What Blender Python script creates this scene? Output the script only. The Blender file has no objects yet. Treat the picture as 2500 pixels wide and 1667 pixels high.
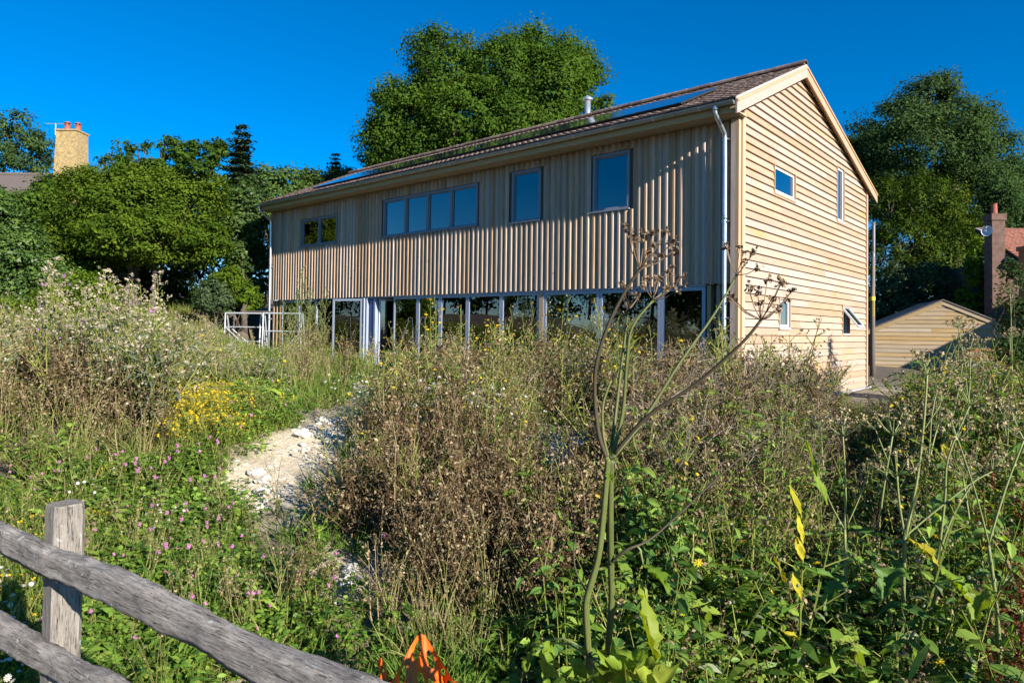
import bpy, math, random
import numpy as np
from mathutils import Vector, Matrix

random.seed(7)
RNG = np.random.default_rng(11)
SC = bpy.context.scene
COL = SC.collection

# ------------------------------------------------------------------ camera
CAM = np.array([4.7452, -11.4852, 1.3554])
R_ = np.array([0.75325, 0.65760, 0.01325])
U_ = np.array([0.00542, -0.02635, 0.99964])
F_ = np.array([-0.65771, 0.75291, 0.02342])
cd = bpy.data.cameras.new('camera')
cam = bpy.data.objects.new('camera', cd)
COL.objects.link(cam)
cd.sensor_width = 36.0
cd.lens = 1640.87 / 2500 * 36
cd.shift_y = -66.68 / 2500
cd.clip_start = 0.05
cd.clip_end = 3000
cam.matrix_world = Matrix(((R_[0], U_[0], -F_[0], CAM[0]), (R_[1], U_[1], -F_[1], CAM[1]), (R_[2], U_[2], -F_[2], CAM[2]), (0, 0, 0, 1)))
SC.camera = cam

# ------------------------------------------------------------------ sun and sky
SUN_DIR = np.array([3.5, -0.52, 1.5])          # towards the sun
SUN_DIR = SUN_DIR / np.linalg.norm(SUN_DIR)
EL = math.asin(SUN_DIR[2])
AZ = math.atan2(SUN_DIR[0], SUN_DIR[1])        # clockwise from +y
sl = bpy.data.lights.new('sun', 'SUN')
sl.energy = 5.0
sl.angle = math.radians(0.53)
sl.color = (1.0, 0.95, 0.88)
sun = bpy.data.objects.new('sun', sl)
COL.objects.link(sun)
sun.rotation_euler = Vector(tuple(-SUN_DIR)).to_track_quat('-Z', 'Y').to_euler()
sun.location = (30, -5, 30)

world = bpy.data.worlds.new('World')
SC.world = world
world.use_nodes = True
wn = world.node_tree.nodes
wl = world.node_tree.links
for n in list(wn):
    wn.remove(n)
wo = wn.new('ShaderNodeOutputWorld')
bg = wn.new('ShaderNodeBackground')
sky = wn.new('ShaderNodeTexSky')
sky.sky_type = 'NISHITA'
sky.sun_disc = False
sky.sun_elevation = EL
sky.sun_rotation = AZ
sky.altitude = 1200
sky.air_density = 1.0
sky.dust_density = 0.0
sky.ozone_density = 6.0
hs = wn.new('ShaderNodeHueSaturation')
hs.inputs['Saturation'].default_value = 1.3
wl.new(sky.outputs[0], hs.inputs['Color'])
wl.new(hs.outputs[0], bg.inputs['Color'])
bg.inputs['Strength'].default_value = 0.088
wl.new(bg.outputs[0], wo.inputs['Surface'])

SC.view_settings.view_transform = 'Standard'
SC.view_settings.look = 'None'
SC.view_settings.exposure = 0.95
SC.view_settings.gamma = 1.0
SC.view_settings.use_curve_mapping = False
SC.render.engine = 'CYCLES'
SC.cycles.max_bounces = 4
SC.cycles.transparent_max_bounces = 6
SC.cycles.diffuse_bounces = 1
SC.cycles.glossy_bounces = 3
SC.cycles.transmission_bounces = 2
SC.cycles.caustics_reflective = False
SC.cycles.caustics_refractive = False

# ------------------------------------------------------------------ ground frame: a metres right of the camera, b metres ahead
def W2(a, b):
    return CAM[0] + .7533 * a - .6577 * b, CAM[1] + .6577 * a + .7533 * b

def AB(x, y):
    dx = x - CAM[0]
    dy = y - CAM[1]
    return .7533 * dx + .6577 * dy, -.6577 * dx + .7533 * dy

def sm(e0, e1, x):
    t = np.clip((x - e0) / (e1 - e0), 0, 1)
    return t * t * (3 - 2 * t)

def hnoise(x, y, s, seed=0):
    """cheap smooth value noise"""
    x = np.asarray(x, float) / s + 57.3 * seed
    y = np.asarray(y, float) / s - 31.7 * seed
    xi = np.floor(x)
    yi = np.floor(y)
    fx = x - xi
    fy = y - yi
    fx = fx * fx * (3 - 2 * fx)
    fy = fy * fy * (3 - 2 * fy)
    def h(i, j):
        v = np.sin(i * 127.1 + j * 311.7 + seed * 74.7) * 43758.5453
        return v - np.floor(v)
    return (h(xi, yi) * (1 - fx) + h(xi + 1, yi) * fx) * (1 - fy) + (h(xi, yi + 1) * (1 - fx) + h(xi + 1, yi + 1) * fx) * fy

def ground_z(x, y):
    x = np.asarray(x, float)
    y = np.asarray(y, float)
    a, b = AB(x, y)
    A = np.interp(x, [-60, -22, -18, -13.6, -9, -6.6, -4, -1.3, 1.5, 4], [3.0, 2.2, 1.75, 1.15, .8, .62, .46, .40, .15, 0.0])
    S = np.maximum(sm(1.2, 4.2, -y), sm(16.2, 18.5, -x))
    S = np.where(y > 9, np.maximum(S, sm(9.5, 14, y) * .6), S)
    F = sm(4.8, 8.8, b)
    z = A * S * F - .60 * (1 - sm(2.6, 7.2, b))
    z = z + (hnoise(x, y, 1.6, 1) - .5) * .16 * sm(2, 5, b) * sm(.5, 2.5, -y) + (hnoise(x, y, .45, 2) - .5) * .07 * sm(.3, 1.5, -y)
    inside = (x < .15) & (x > -15.95) & (y > -.1) & (y < 8.6)
    z = np.where(inside, -.25, z)
    return z - .03

# ------------------------------------------------------------------ mesh builder
class MB:
    def __init__(self):
        self.v = []
        self.f = []
        self.m = []
        self.t = []
        self.n = 0
    def add(self, verts, faces, mi=0, tint=None):
        o = self.n
        self.t.extend([random.random() if tint is None else tint] * len(faces))
        self.v.extend([tuple(map(float, p)) for p in verts])
        self.f.extend([tuple(int(i) + o for i in q) for q in faces])
        self.m.extend([mi] * len(faces))
        self.n += len(verts)
        return self
    def box(self, x0, x1, y0, y1, z0, z1, mi=0):
        v = [(x0, y0, z0), (x1, y0, z0), (x1, y1, z0), (x0, y1, z0), (x0, y0, z1), (x1, y0, z1), (x1, y1, z1), (x0, y1, z1)]
        f = [(0, 3, 2, 1), (4, 5, 6, 7), (0, 1, 5, 4), (1, 2, 6, 5), (2, 3, 7, 6), (3, 0, 4, 7)]
        return self.add(v, f, mi)
    def prism(self, poly, d):
        """poly: list of 3-d points (planar), extruded by vector d"""
        n = len(poly)
        p = [np.array(q, float) for q in poly]
        d = np.array(d, float)
        nn = np.cross(p[1] - p[0], p[2] - p[0])
        v = p + [q + d for q in p]
        f = [tuple(range(n))[::-1], tuple(range(n, 2 * n))]
        f += [(i, (i + 1) % n, n + (i + 1) % n, n + i) for i in range(n)]
        if nn @ d < 0:
            f = [q[::-1] for q in f]
        return self.add(v, f)
    def tube(self, pts, rad, sides=6, mi=0, cap=True, tint=None):
        pts = [np.array(p, float) for p in pts]
        if np.isscalar(rad):
            rad = [rad] * len(pts)
        n = len(pts)
        vs = []
        prev = None
        for i, p in enumerate(pts):
            t = pts[min(i + 1, n - 1)] - pts[max(i - 1, 0)]
            t = t / (np.linalg.norm(t) + 1e-9)
            if prev is None:
                ref = np.array([0, 0, 1.]) if abs(t[2]) < .9 else np.array([1., 0, 0])
                u = np.cross(ref, t)
            else:
                u = prev - t * (prev @ t)
            u /= np.linalg.norm(u) + 1e-9
            prev = u
            w = np.cross(t, u)
            for k in range(sides):
                an = 2 * math.pi * k / sides
                vs.append(p + rad[i] * (math.cos(an) * u + math.sin(an) * w))
        fs = []
        for i in range(n - 1):
            for k in range(sides):
                k2 = (k + 1) % sides
                fs.append((i * sides + k, i * sides + k2, (i + 1) * sides + k2, (i + 1) * sides + k))
        if cap:
            fs.append(tuple(range(sides))[::-1])
            fs.append(tuple(range((n - 1) * sides, n * sides)))
        return self.add(vs, fs, mi, tint)
    def mesh(self, name, mats, smooth=False, tint=False):
        me = bpy.data.meshes.new(name)
        me.from_pydata(self.v, [], self.f)
        for mm in (mats if isinstance(mats, (list, tuple)) else [mats]):
            me.materials.append(mm)
        if any(self.m):
            me.polygons.foreach_set('material_index', np.array(self.m, np.int32))
        if smooth:
            me.polygons.foreach_set('use_smooth', np.ones(len(self.f), bool))
        if tint:
            at_ = me.attributes.new('tint', 'FLOAT', 'FACE')
            at_.data.foreach_set('value', np.array(self.t, np.float32))
        me.update()
        return me
    def build(self, name, mats, parent=None, smooth=False, loc=None):
        return link(name, self.mesh(name, mats, smooth), parent, loc)

def link(name, me, parent=None, loc=None):
    o = bpy.data.objects.new(name, me)
    COL.objects.link(o)
    if parent is not None:
        o.parent = parent
    if loc is not None:
        o.location = tuple(map(float, loc))
    return o

def empty(name, loc=(0, 0, 0), rz=0.0):
    o = bpy.data.objects.new(name, None)
    o.empty_display_size = .3
    COL.objects.link(o)
    o.location = tuple(map(float, loc))
    o.rotation_euler = (0, 0, rz)
    return o

def tag(o, label=None, cat=None, group=None, kind=None):
    if label:
        o['label'] = label
    if cat:
        o['category'] = cat
    if group:
        o['group'] = group
    if kind:
        o['kind'] = kind
    return o

def np_mesh(name, V, Fq, mats, mi=None, smooth=False, attr=None):
    """V (n,3), Fq (m,k) constant-size faces"""
    me = bpy.data.meshes.new(name)
    V = np.asarray(V, np.float32)
    Fq = np.asarray(Fq, np.int32)
    k = Fq.shape[1]
    me.vertices.add(len(V))
    me.vertices.foreach_set('co', V.ravel())
    me.loops.add(Fq.size)
    me.loops.foreach_set('vertex_index', Fq.ravel())
    me.polygons.add(len(Fq))
    me.polygons.foreach_set('loop_start', np.arange(0, Fq.size, k, dtype=np.int32))
    if mi is not None:
        me.polygons.foreach_set('material_index', np.asarray(mi, np.int32))
    if smooth:
        me.polygons.foreach_set('use_smooth', np.ones(len(Fq), bool))
    for mm in (mats if isinstance(mats, (list, tuple)) else [mats]):
        me.materials.append(mm)
    if attr is not None:
        at_ = me.attributes.new('tint', 'FLOAT', 'FACE')
        at_.data.foreach_set('value', np.asarray(attr, np.float32))
    me.update(calc_edges=True)
    me.validate()
    return me

# ------------------------------------------------------------------ materials
def new_mat(name):
    m = bpy.data.materials.new(name)
    m.use_nodes = True
    nt = m.node_tree
    for n in list(nt.nodes):
        nt.nodes.remove(n)
    out = nt.nodes.new('ShaderNodeOutputMaterial')
    return m, nt, out

def N(nt, kind, **kw):
    n = nt.nodes.new(kind)
    for k, v in kw.items():
        if k in n.inputs:
            n.inputs[k].default_value = v
        else:
            setattr(n, k, v)
    return n

def ramp(nt, stops, interp='LINEAR'):
    r = nt.nodes.new('ShaderNodeValToRGB')
    r.color_ramp.interpolation = interp
    e = r.color_ramp.elements
    while len(e) > 1:
        e.remove(e[-1])
    e[0].position = stops[0][0]
    e[0].color = (*stops[0][1], 1)
    for p, c in stops[1:]:
        q = e.new(p)
        q.color = (*c, 1)
    return r

def wood(name, c0, c1, c2, axis='Z', rough=.75, vary=.25, grain=60, knots=True, bump=.15, stain=None):
    """timber: grain stretched along an axis, per-board tint from the object's random value"""
    m, nt, out = new_mat(name)
    L = nt.links
    tc = N(nt, 'ShaderNodeTexCoord')
    oi = N(nt, 'ShaderNodeObjectInfo')
    mp = N(nt, 'ShaderNodeMapping')
    s = {'X': (grain * .04, grain, grain), 'Y': (grain, grain * .04, grain), 'Z': (grain, grain, grain * .04)}[axis]
    mp.inputs['Scale'].default_value = s
    off = N(nt, 'ShaderNodeMath', operation='MULTIPLY')
    off.inputs[1].default_value = 37.0
    L.new(oi.outputs['Random'], off.inputs[0])
    cmb = N(nt, 'ShaderNodeCombineXYZ')
    L.new(off.outputs[0], cmb.inputs[0])
    L.new(off.outputs[0], cmb.inputs[1])
    L.new(off.outputs[0], cmb.inputs[2])
    add = N(nt, 'ShaderNodeVectorMath', operation='ADD')
    L.new(tc.outputs['Object'], add.inputs[0])
    L.new(cmb.outputs[0], add.inputs[1])
    L.new(add.outputs[0], mp.inputs['Vector'])
    n1 = N(nt, 'ShaderNodeTexNoise', Scale=1.0, Detail=5.0, Roughness=.6, Distortion=.4)
    L.new(mp.outputs[0], n1.inputs['Vector'])
    cr = ramp(nt, [(.25, c0), (.5, c1), (.75, c2)])
    L.new(n1.outputs['Fac'], cr.inputs[0])
    col = cr.outputs[0]
    if knots:
        vo = N(nt, 'ShaderNodeTexVoronoi', Scale=3.2)
        L.new(add.outputs[0], vo.inputs['Vector'])
        kr = ramp(nt, [(.02, (1, 1, 1)), (.075, (0, 0, 0))])
        L.new(vo.outputs['Distance'], kr.inputs[0])
        mx = N(nt, 'ShaderNodeMix', data_type='RGBA')
        L.new(kr.outputs[0], mx.inputs[0])
        L.new(col, mx.inputs[6])
        mx.inputs[7].default_value = (c0[0] * .35, c0[1] * .28, c0[2] * .22, 1)
        col = mx.outputs[2]
    if stain:
        n2 = N(nt, 'ShaderNodeTexNoise', Scale=1.7, Detail=3.0)
        L.new(add.outputs[0], n2.inputs['Vector'])
        sr = ramp(nt, [(.55, (0, 0, 0)), (.72, (1, 1, 1))])
        L.new(n2.outputs['Fac'], sr.inputs[0])
        mx = N(nt, 'ShaderNodeMix', data_type='RGBA')
        L.new(sr.outputs[0], mx.inputs[0])
        L.new(col, mx.inputs[6])
        mx.inputs[7].default_value = (*stain, 1)
        col = mx.outputs[2]
    hv = N(nt, 'ShaderNodeHueSaturation')
    mr = N(nt, 'ShaderNodeMapRange')
    mr.inputs['To Min'].default_value = 1 - vary
    mr.inputs['To Max'].default_value = 1 + vary
    L.new(oi.outputs['Random'], mr.inputs['Value'])
    L.new(mr.outputs[0], hv.inputs['Value'])
    m2 = N(nt, 'ShaderNodeMath', operation='MULTIPLY_ADD')
    m2.inputs[1].default_value = 7.13
    fr = N(nt, 'ShaderNodeMath', operation='FRACT')
    L.new(oi.outputs['Random'], m2.inputs[0])
    L.new(m2.outputs[0], fr.inputs[0])
    mr2 = N(nt, 'ShaderNodeMapRange')
    mr2.inputs['To Min'].default_value = .75
    mr2.inputs['To Max'].default_value = 1.25
    L.new(fr.outputs[0], mr2.inputs['Value'])
    L.new(mr2.outputs[0], hv.inputs['Saturation'])
    L.new(col, hv.inputs['Color'])
    b = N(nt, 'ShaderNodeBsdfPrincipled', Roughness=rough)
    L.new(hv.outputs[0], b.inputs['Base Color'])
    bp = N(nt, 'ShaderNodeBump', Strength=bump, Distance=.004)
    L.new(n1.outputs['Fac'], bp.inputs['Height'])
    L.new(bp.outputs[0], b.inputs['Normal'])
    L.new(b.outputs[0], out.inputs[0])
    return m

def plain(name, c, rough=.5, metal=0.0, noise=.0, scale=8.0, bump=0.0, spec=.5, c2=None):
    m, nt, out = new_mat(name)
    L = nt.links
    b = N(nt, 'ShaderNodeBsdfPrincipled', Roughness=rough, Metallic=metal)
    b.inputs['Specular IOR Level'].default_value = spec
    b.inputs['Base Color'].default_value = (*c, 1)
    if noise or bump or c2:
        tc = N(nt, 'ShaderNodeTexCoord')
        n1 = N(nt, 'ShaderNodeTexNoise', Scale=scale, Detail=6.0, Roughness=.65)
        L.new(tc.outputs['Object'], n1.inputs['Vector'])
        lo = tuple(x * (1 - noise) for x in c)
        hi = c2 if c2 else tuple(min(1, x * (1 + noise)) for x in c)
        cr = ramp(nt, [(.3, lo), (.7, hi)])
        L.new(n1.outputs['Fac'], cr.inputs[0])
        L.new(cr.outputs[0], b.inputs['Base Color'])
        if bump:
            bp = N(nt, 'ShaderNodeBump', Strength=bump, Distance=.02)
            L.new(n1.outputs['Fac'], bp.inputs['Height'])
            L.new(bp.outputs[0], b.inputs['Normal'])
    L.new(b.outputs[0], out.inputs[0])
    return m

def glass(name, tint=(.75, .85, .85), refl=1.0):
    m, nt, out = new_mat(name)
    L = nt.links
    fr = N(nt, 'ShaderNodeFresnel', IOR=1.65)
    mu = N(nt, 'ShaderNodeMath', operation='MULTIPLY')
    mu.inputs[1].default_value = refl
    mu.use_clamp = True
    L.new(fr.outputs[0], mu.inputs[0])
    tr = N(nt, 'ShaderNodeBsdfTransparent')
    tr.inputs[0].default_value = (*tint, 1)
    gl = N(nt, 'ShaderNodeBsdfGlossy', Roughness=.005)
    gl.inputs['Color'].default_value = (1, 1, 1, 1)
    tc = N(nt, 'ShaderNodeTexCoord')
    n1 = N(nt, 'ShaderNodeTexNoise', Scale=1.1, Detail=1.0)
    L.new(tc.outputs['Object'], n1.inputs['Vector'])
    bp = N(nt, 'ShaderNodeBump', Strength=.02, Distance=.05)
    L.new(n1.outputs['Fac'], bp.inputs['Height'])
    L.new(bp.outputs[0], gl.inputs['Normal'])
    mx = N(nt, 'ShaderNodeMixShader')
    L.new(mu.outputs[0], mx.inputs[0])
    L.new(tr.outputs[0], mx.inputs[1])
    L.new(gl.outputs[0], mx.inputs[2])
    L.new(mx.outputs[0], out.inputs[0])
    return m

def foliage(name, cols, trans=.35, rough=.5, vary=.18, spec=.0, usetint=True):
    """leaf material; cols: dark..light stops picked per leaf ('tint') or per plant (object random)"""
    m, nt, out = new_mat(name)
    L = nt.links
    oi = N(nt, 'ShaderNodeObjectInfo')
    if usetint:
        at_ = N(nt, 'ShaderNodeAttribute', attribute_name='tint')
        src = at_.outputs['Fac']
    else:
        src = oi.outputs['Random']
    k = len(cols)
    cr = ramp(nt, [(i / max(1, k - 1), c) for i, c in enumerate(cols)])
    L.new(src, cr.inputs[0])
    hv = N(nt, 'ShaderNodeHueSaturation')
    mr = N(nt, 'ShaderNodeMapRange')
    mr.inputs['To Min'].default_value = 1 - vary
    mr.inputs['To Max'].default_value = 1 + vary
    fr = N(nt, 'ShaderNodeMath', operation='FRACT')
    mm = N(nt, 'ShaderNodeMath', operation='MULTIPLY')
    mm.inputs[1].default_value = 13.7
    L.new(oi.outputs['Random'], mm.inputs[0])
    L.new(mm.outputs[0], fr.inputs[0])
    L.new(fr.outputs[0], mr.inputs['Value'])
    L.new(mr.outputs[0], hv.inputs['Value'])
    L.new(cr.outputs[0], hv.inputs['Color'])
    if spec >= .25:
        b = N(nt, 'ShaderNodeBsdfPrincipled', Roughness=rough)
        b.inputs['Specular IOR Level'].default_value = spec
        L.new(hv.outputs[0], b.inputs['Base Color'])
    else:
        b = N(nt, 'ShaderNodeBsdfDiffuse')
        L.new(hv.outputs[0], b.inputs['Color'])
    if trans > 0:
        t = N(nt, 'ShaderNodeBsdfTranslucent')
        hv2 = N(nt, 'ShaderNodeHueSaturation', Hue=.485, Saturation=1.15, Value=1.25)
        L.new(hv.outputs[0], hv2.inputs['Color'])
        L.new(hv2.outputs[0], t.inputs['Color'])
        mx = N(nt, 'ShaderNodeMixShader')
        mx.inputs[0].default_value = trans
        L.new(b.outputs[0], mx.inputs[1])
        L.new(t.outputs[0], mx.inputs[2])
        L.new(mx.outputs[0], out.inputs[0])
    else:
        L.new(b.outputs[0], out.inputs[0])
    return m
# ================================================================== terrain
def soil_mat():
    m, nt, out = new_mat('chalky_soil')
    L = nt.links
    tc = N(nt, 'ShaderNodeTexCoord')
    n1 = N(nt, 'ShaderNodeTexNoise', Scale=.55, Detail=6.0, Roughness=.6)
    n2 = N(nt, 'ShaderNodeTexNoise', Scale=9.0, Detail=8.0, Roughness=.7)
    n3 = N(nt, 'ShaderNodeTexVoronoi', Scale=14.0)
    for n in (n1, n2, n3):
        L.new(tc.outputs['Object'], n.inputs['Vector'])
    at_ = N(nt, 'ShaderNodeAttribute', attribute_name='chalk')
    soil = ramp(nt, [(.3, (.07, .052, .034)), (.55, (.13, .10, .065)), (.8, (.22, .17, .11))])
    L.new(n2.outputs['Fac'], soil.inputs[0])
    ch = ramp(nt, [(.25, (.44, .34, .20)), (.5, (.64, .53, .36)), (.75, (.80, .73, .58))])
    L.new(n2.outputs['Fac'], ch.inputs[0])
    ms = N(nt, 'ShaderNodeMath', operation='MULTIPLY_ADD')
    L.new(n2.outputs['Fac'], ms.inputs[0])
    ms.inputs[1].default_value = .6
    ms.inputs[2].default_value = -.3
    ad = N(nt, 'ShaderNodeMath', operation='ADD')
    ad.use_clamp = True
    L.new(at_.outputs['Fac'], ad.inputs[0])
    L.new(ms.outputs[0], ad.inputs[1])
    mx = N(nt, 'ShaderNodeMix', data_type='RGBA')
    L.new(ad.outputs[0], mx.inputs[0])
    L.new(soil.outputs[0], mx.inputs[6])
    L.new(ch.outputs[0], mx.inputs[7])
    b = N(nt, 'ShaderNodeBsdfPrincipled', Roughness=.95)
    L.new(mx.outputs[2], b.inputs['Base Color'])
    bp = N(nt, 'ShaderNodeBump', Strength=.9, Distance=.05)
    L.new(n2.outputs['Fac'], bp.inputs['Height'])
    L.new(bp.outputs[0], b.inputs['Normal'])
    L.new(b.outputs[0], out.inputs[0])
    return m
M_SOIL = soil_mat()

def chalk_amount(x, y):
    """where the bare chalk shows (world coordinates)"""
    a, b = AB(x, y)
    c = np.zeros_like(a)
    for (ca, cb, ra, rb, k) in ((-2.05, 6.9, .75, .85, 1.3), (-2.35, 5.95, .65, .55, 1.3), (-1.75, 8.1, .6, 1.0, 1.1), (-2.1, 10.5, .7, 1.6, .9), (-2.6, 13.5, .9, 2.0, .9), (.75, 7.0, .75, .9, 1.1), (-3.1, 17.0, 1.6, 1.6, 1.1),
                                (-1.22, 4.65, .4, .45, 1.2), (-1.5, 6.2, .5, .6, 1.0), (-1.1, 3.3, .7, .5, .7), (-.75, 2.9, .5, .4, .8), (-8.4, 17.5, 1.2, 1.0, .9), (-2.6, 3.3, .9, .4, .35),
                                (8.8, 14.8, 1.8, 1.4, .6), (10.5, 17, 4, 2, .5)):
        c = np.maximum(c, k * np.exp(-(((a - ca) / ra) ** 2 + ((b - cb) / rb) ** 2) * .9))
    return c

def axis(lo, hi, step, far):
    mid = np.arange(lo, hi + step / 2, step)
    left = [lo - step * 1.35 ** k * k for k in range(1, 40) if lo - step * 1.35 ** k * k > -far]
    right = [hi + step * 1.35 ** k * k for k in range(1, 40) if hi + step * 1.35 ** k * k < far]
    return np.array([-far] + left[::-1] + list(mid) + right + [far])
gx = axis(-20, 12, .11, 900)
gy = axis(-13, 12, .11, 900)
X, Y = np.meshgrid(gx, gy, indexing='ij')
Z = ground_z(X, Y)
nx, ny = X.shape
idx = np.arange(nx * ny).reshape(nx, ny)
quad = np.stack([idx[:-1, :-1], idx[1:, :-1], idx[1:, 1:], idx[:-1, 1:]], -1).reshape(-1, 4)
me = np_mesh('ground', np.stack([X, Y, Z], -1).reshape(-1, 3), quad, M_SOIL, smooth=True)
ca = me.attributes.new('chalk', 'FLOAT', 'POINT')
ca.data.foreach_set('value', chalk_amount(X, Y).ravel().astype(np.float32))
ground = link('ground', me)
tag(ground, kind='structure')
# ================================================================== materials of the house
M_LARCH_F = wood('larch_front', (.38, .245, .15), (.51, .35, .235), (.60, .44, .31), 'Z', vary=.2, stain=(.44, .325, .23))
M_LARCH_G = wood('larch_gable', (.36, .245, .158), (.415, .297, .208), (.46, .343, .258), 'Y', vary=.08, stain=(.43, .285, .155), grain=45)
M_TRIM = wood('larch_trim', (.42, .25, .125), (.50, .325, .175), (.55, .385, .235), 'Z', vary=.08)
M_BARGE = wood('larch_barge', (.37, .255, .175), (.43, .305, .215), (.475, .355, .26), 'Y', vary=.06)
M_SOFFIT = wood('soffit_timber', (.40, .28, .16), (.50, .36, .21), (.56, .42, .26), 'X', vary=.08)
M_MEMBRANE = plain('breather_membrane', (.10, .085, .07), .9, noise=.2)
M_FRAME = plain('window_frame_grey', (.23, .25, .29), .45, noise=.06, scale=3)
M_FRAMEW = plain('door_frame_pale', (.36, .41, .50), .4, metal=.2, noise=.05, scale=3)
M_FRAMEG = plain('gable_frame_white', (.70, .72, .75), .4, noise=.05, scale=3)
M_BLUE = plain('blue_film', (.02, .10, .32), .3, noise=.3, scale=9)
M_GLASS = glass('window_glass', (.16, .24, .28), 2.6)
M_GLASSD = glass('door_glass', (.50, .57, .57), 2.1)
M_GALV = plain('galvanised_steel', (.62, .66, .70), .34, metal=.85, noise=.12, scale=14, bump=.03)
M_GUTTER = plain('weathered_zinc', (.34, .36, .33), .42, metal=.7, noise=.2, scale=9)
M_CHROME = plain('polished_flue', (.82, .84, .86), .32, metal=.8, noise=.05)
M_PLASTER = plain('plaster', (.55, .55, .53), .9, noise=.06)
M_FLOORIN = plain('screed', (.22, .21, .20), .8, noise=.15)
M_DARK = plain('dark_gap', (.02, .018, .016), .9, noise=.2)
M_CONC = plain('concrete', (.42, .41, .38), .9, noise=.2, scale=6, bump=.2)
M_MORTAR = plain('verge_mortar', (.60, .47, .37), .95, noise=.2, scale=20, bump=.3)

def tile_mat():
    m, nt, out = new_mat('clay_tile')
    L = nt.links
    tc = N(nt, 'ShaderNodeTexCoord')
    oi = N(nt, 'ShaderNodeObjectInfo')
    at_ = N(nt, 'ShaderNodeAttribute', attribute_name='tint')
    n1 = N(nt, 'ShaderNodeTexNoise', Scale=5.0, Detail=6.0, Roughness=.7)
    L.new(tc.outputs['Object'], n1.inputs['Vector'])
    ad = N(nt, 'ShaderNodeMath', operation='ADD')
    L.new(at_.outputs['Fac'], ad.inputs[0])
    L.new(oi.outputs['Random'], ad.inputs[1])
    ad2 = N(nt, 'ShaderNodeMath', operation='ADD')
    L.new(ad.outputs[0], ad2.inputs[0])
    L.new(n1.outputs['Fac'], ad2.inputs[1])
    fr = N(nt, 'ShaderNodeMath', operation='FRACT')
    L.new(ad2.outputs[0], fr.inputs[0])
    cr = ramp(nt, [(0, (.15, .098, .075)), (.4, (.23, .15, .11)), (.75, (.33, .22, .165)), (1, (.19, .12, .095))])
    L.new(fr.outputs[0], cr.inputs[0])
    b = N(nt, 'ShaderNodeBsdfPrincipled', Roughness=.8)
    L.new(cr.outputs[0], b.inputs['Base Color'])
    bp = N(nt, 'ShaderNodeBump', Strength=.3, Distance=.01)
    L.new(n1.outputs['Fac'], bp.inputs['Height'])
    L.new(bp.outputs[0], b.inputs['Normal'])
    L.new(b.outputs[0], out.inputs[0])
    return m
M_TILE = tile_mat()

def solar_mat():
    m, nt, out = new_mat('solar_cells')
    L = nt.links
    tc = N(nt, 'ShaderNodeTexCoord')
    br = N(nt, 'ShaderNodeTexBrick', Scale=1.0)
    br.offset = 0
    br.inputs['Brick Width'].default_value = .16
    br.inputs['Row Height'].default_value = .16
    br.inputs['Mortar Size'].default_value = .004
    br.inputs['Color1'].default_value = (.006, .012, .04, 1)
    br.inputs['Color2'].default_value = (.008, .016, .05, 1)
    br.inputs['Mortar'].default_value = (.16, .18, .22, 1)
    L.new(tc.outputs['Object'], br.inputs['Vector'])
    b = N(nt, 'ShaderNodeBsdfPrincipled', Roughness=.06)
    b.inputs['Coat Weight'].default_value = .6
    b.inputs['Coat Roughness'].default_value = .03
    L.new(br.outputs['Color'], b.inputs['Base Color'])
    L.new(b.outputs[0], out.inputs[0])
    return m
M_SOLAR = solar_mat()

HL, HD = 15.83, 8.44
RY, RZ = 3.08, 7.02
E1Y, E1Z = -.50, 5.37
E2Y, E2Z = 9.0, 5.28
S1 = (RZ - E1Z) / (RY - E1Y)
S2 = (RZ - E2Z) / (E2Y - RY)
def roof_z(y):
    return E1Z + S1 * (y - E1Y) if y < RY else RZ - S2 * (y - RY)
ZC = 2.226
SOF = 5.13

house = empty('timber_house', (0, 0, 0))
tag(house, 'new two storey timber clad house with tiled roof and long glazed ground floor', 'house')

# windows: (x_left, x_right, z_bottom, z_top, lights)
FW = [(-14.09, -12.15, 3.83, 4.71, 2), (-10.0, -6.39, 3.80, 4.86, 4), (-5.33, -4.465, 3.75, 4.945, 1), (-3.11, -2.215, 3.76, 4.965, 1)]
# gable windows (y0,y1,z0,z1)
GW = [(1.555, 2.77, 4.055, 4.645), (5.69, 6.30, 4.045, 5.41), (1.85, 2.48, 1.425, 2.05), (6.16, 6.78, 1.33, 2.06)]

# ---- wall cores with real openings
def cells(u0, u1, w0, w1, holes):
    us = sorted({u0, u1, *[h[0] for h in holes], *[h[1] for h in holes]})
    ws = sorted({w0, w1, *[h[2] for h in holes], *[h[3] for h in holes]})
    for i in range(len(us) - 1):
        for j in range(len(ws) - 1):
            cu, cw = (us[i] + us[i + 1]) / 2, (ws[j] + ws[j + 1]) / 2
            if not any(h[0] < cu < h[1] and h[2] < cw < h[3] for h in holes):
                yield us[i], us[i + 1], ws[j], ws[j + 1]
mb = MB()
for x0, x1, z0, z1 in cells(-HL, 0, ZC + .03, 5.42, [w[:4] for w in FW]):
    mb.box(x0, x1, .0, .22, z0, z1)
mb.build('front_wall', M_MEMBRANE, house)
mb = MB()
ys = sorted({.22, HD - .2, RY, *[g[0] for g in GW], *[g[1] for g in GW]})
for i in range(len(ys) - 1):
    y0, y1 = ys[i], ys[i + 1]
    holes = sorted([g for g in GW if g[0] < (y0 + y1) / 2 < g[1]], key=lambda g: g[2])
    z = -.12
    for g in holes:
        mb.box(-.22, 0, y0, y1, z, g[2])
        z = g[3]
    mb.prism([(-.22, y0, z), (-.22, y1, z), (-.22, y1, roof_z(y1) - .16), (-.22, y0, roof_z(y0) - .16)], (.22, 0, 0))
mb.build('gable_wall', M_MEMBRANE, house)
mb = MB()
mb.prism([(-HL, .22, -.12), (-HL, HD, -.12), (-HL, HD, roof_z(HD) - .16), (-HL, RY, RZ - .16), (-HL, .22, roof_z(.22) - .16)], (.2, 0, 0))
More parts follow.
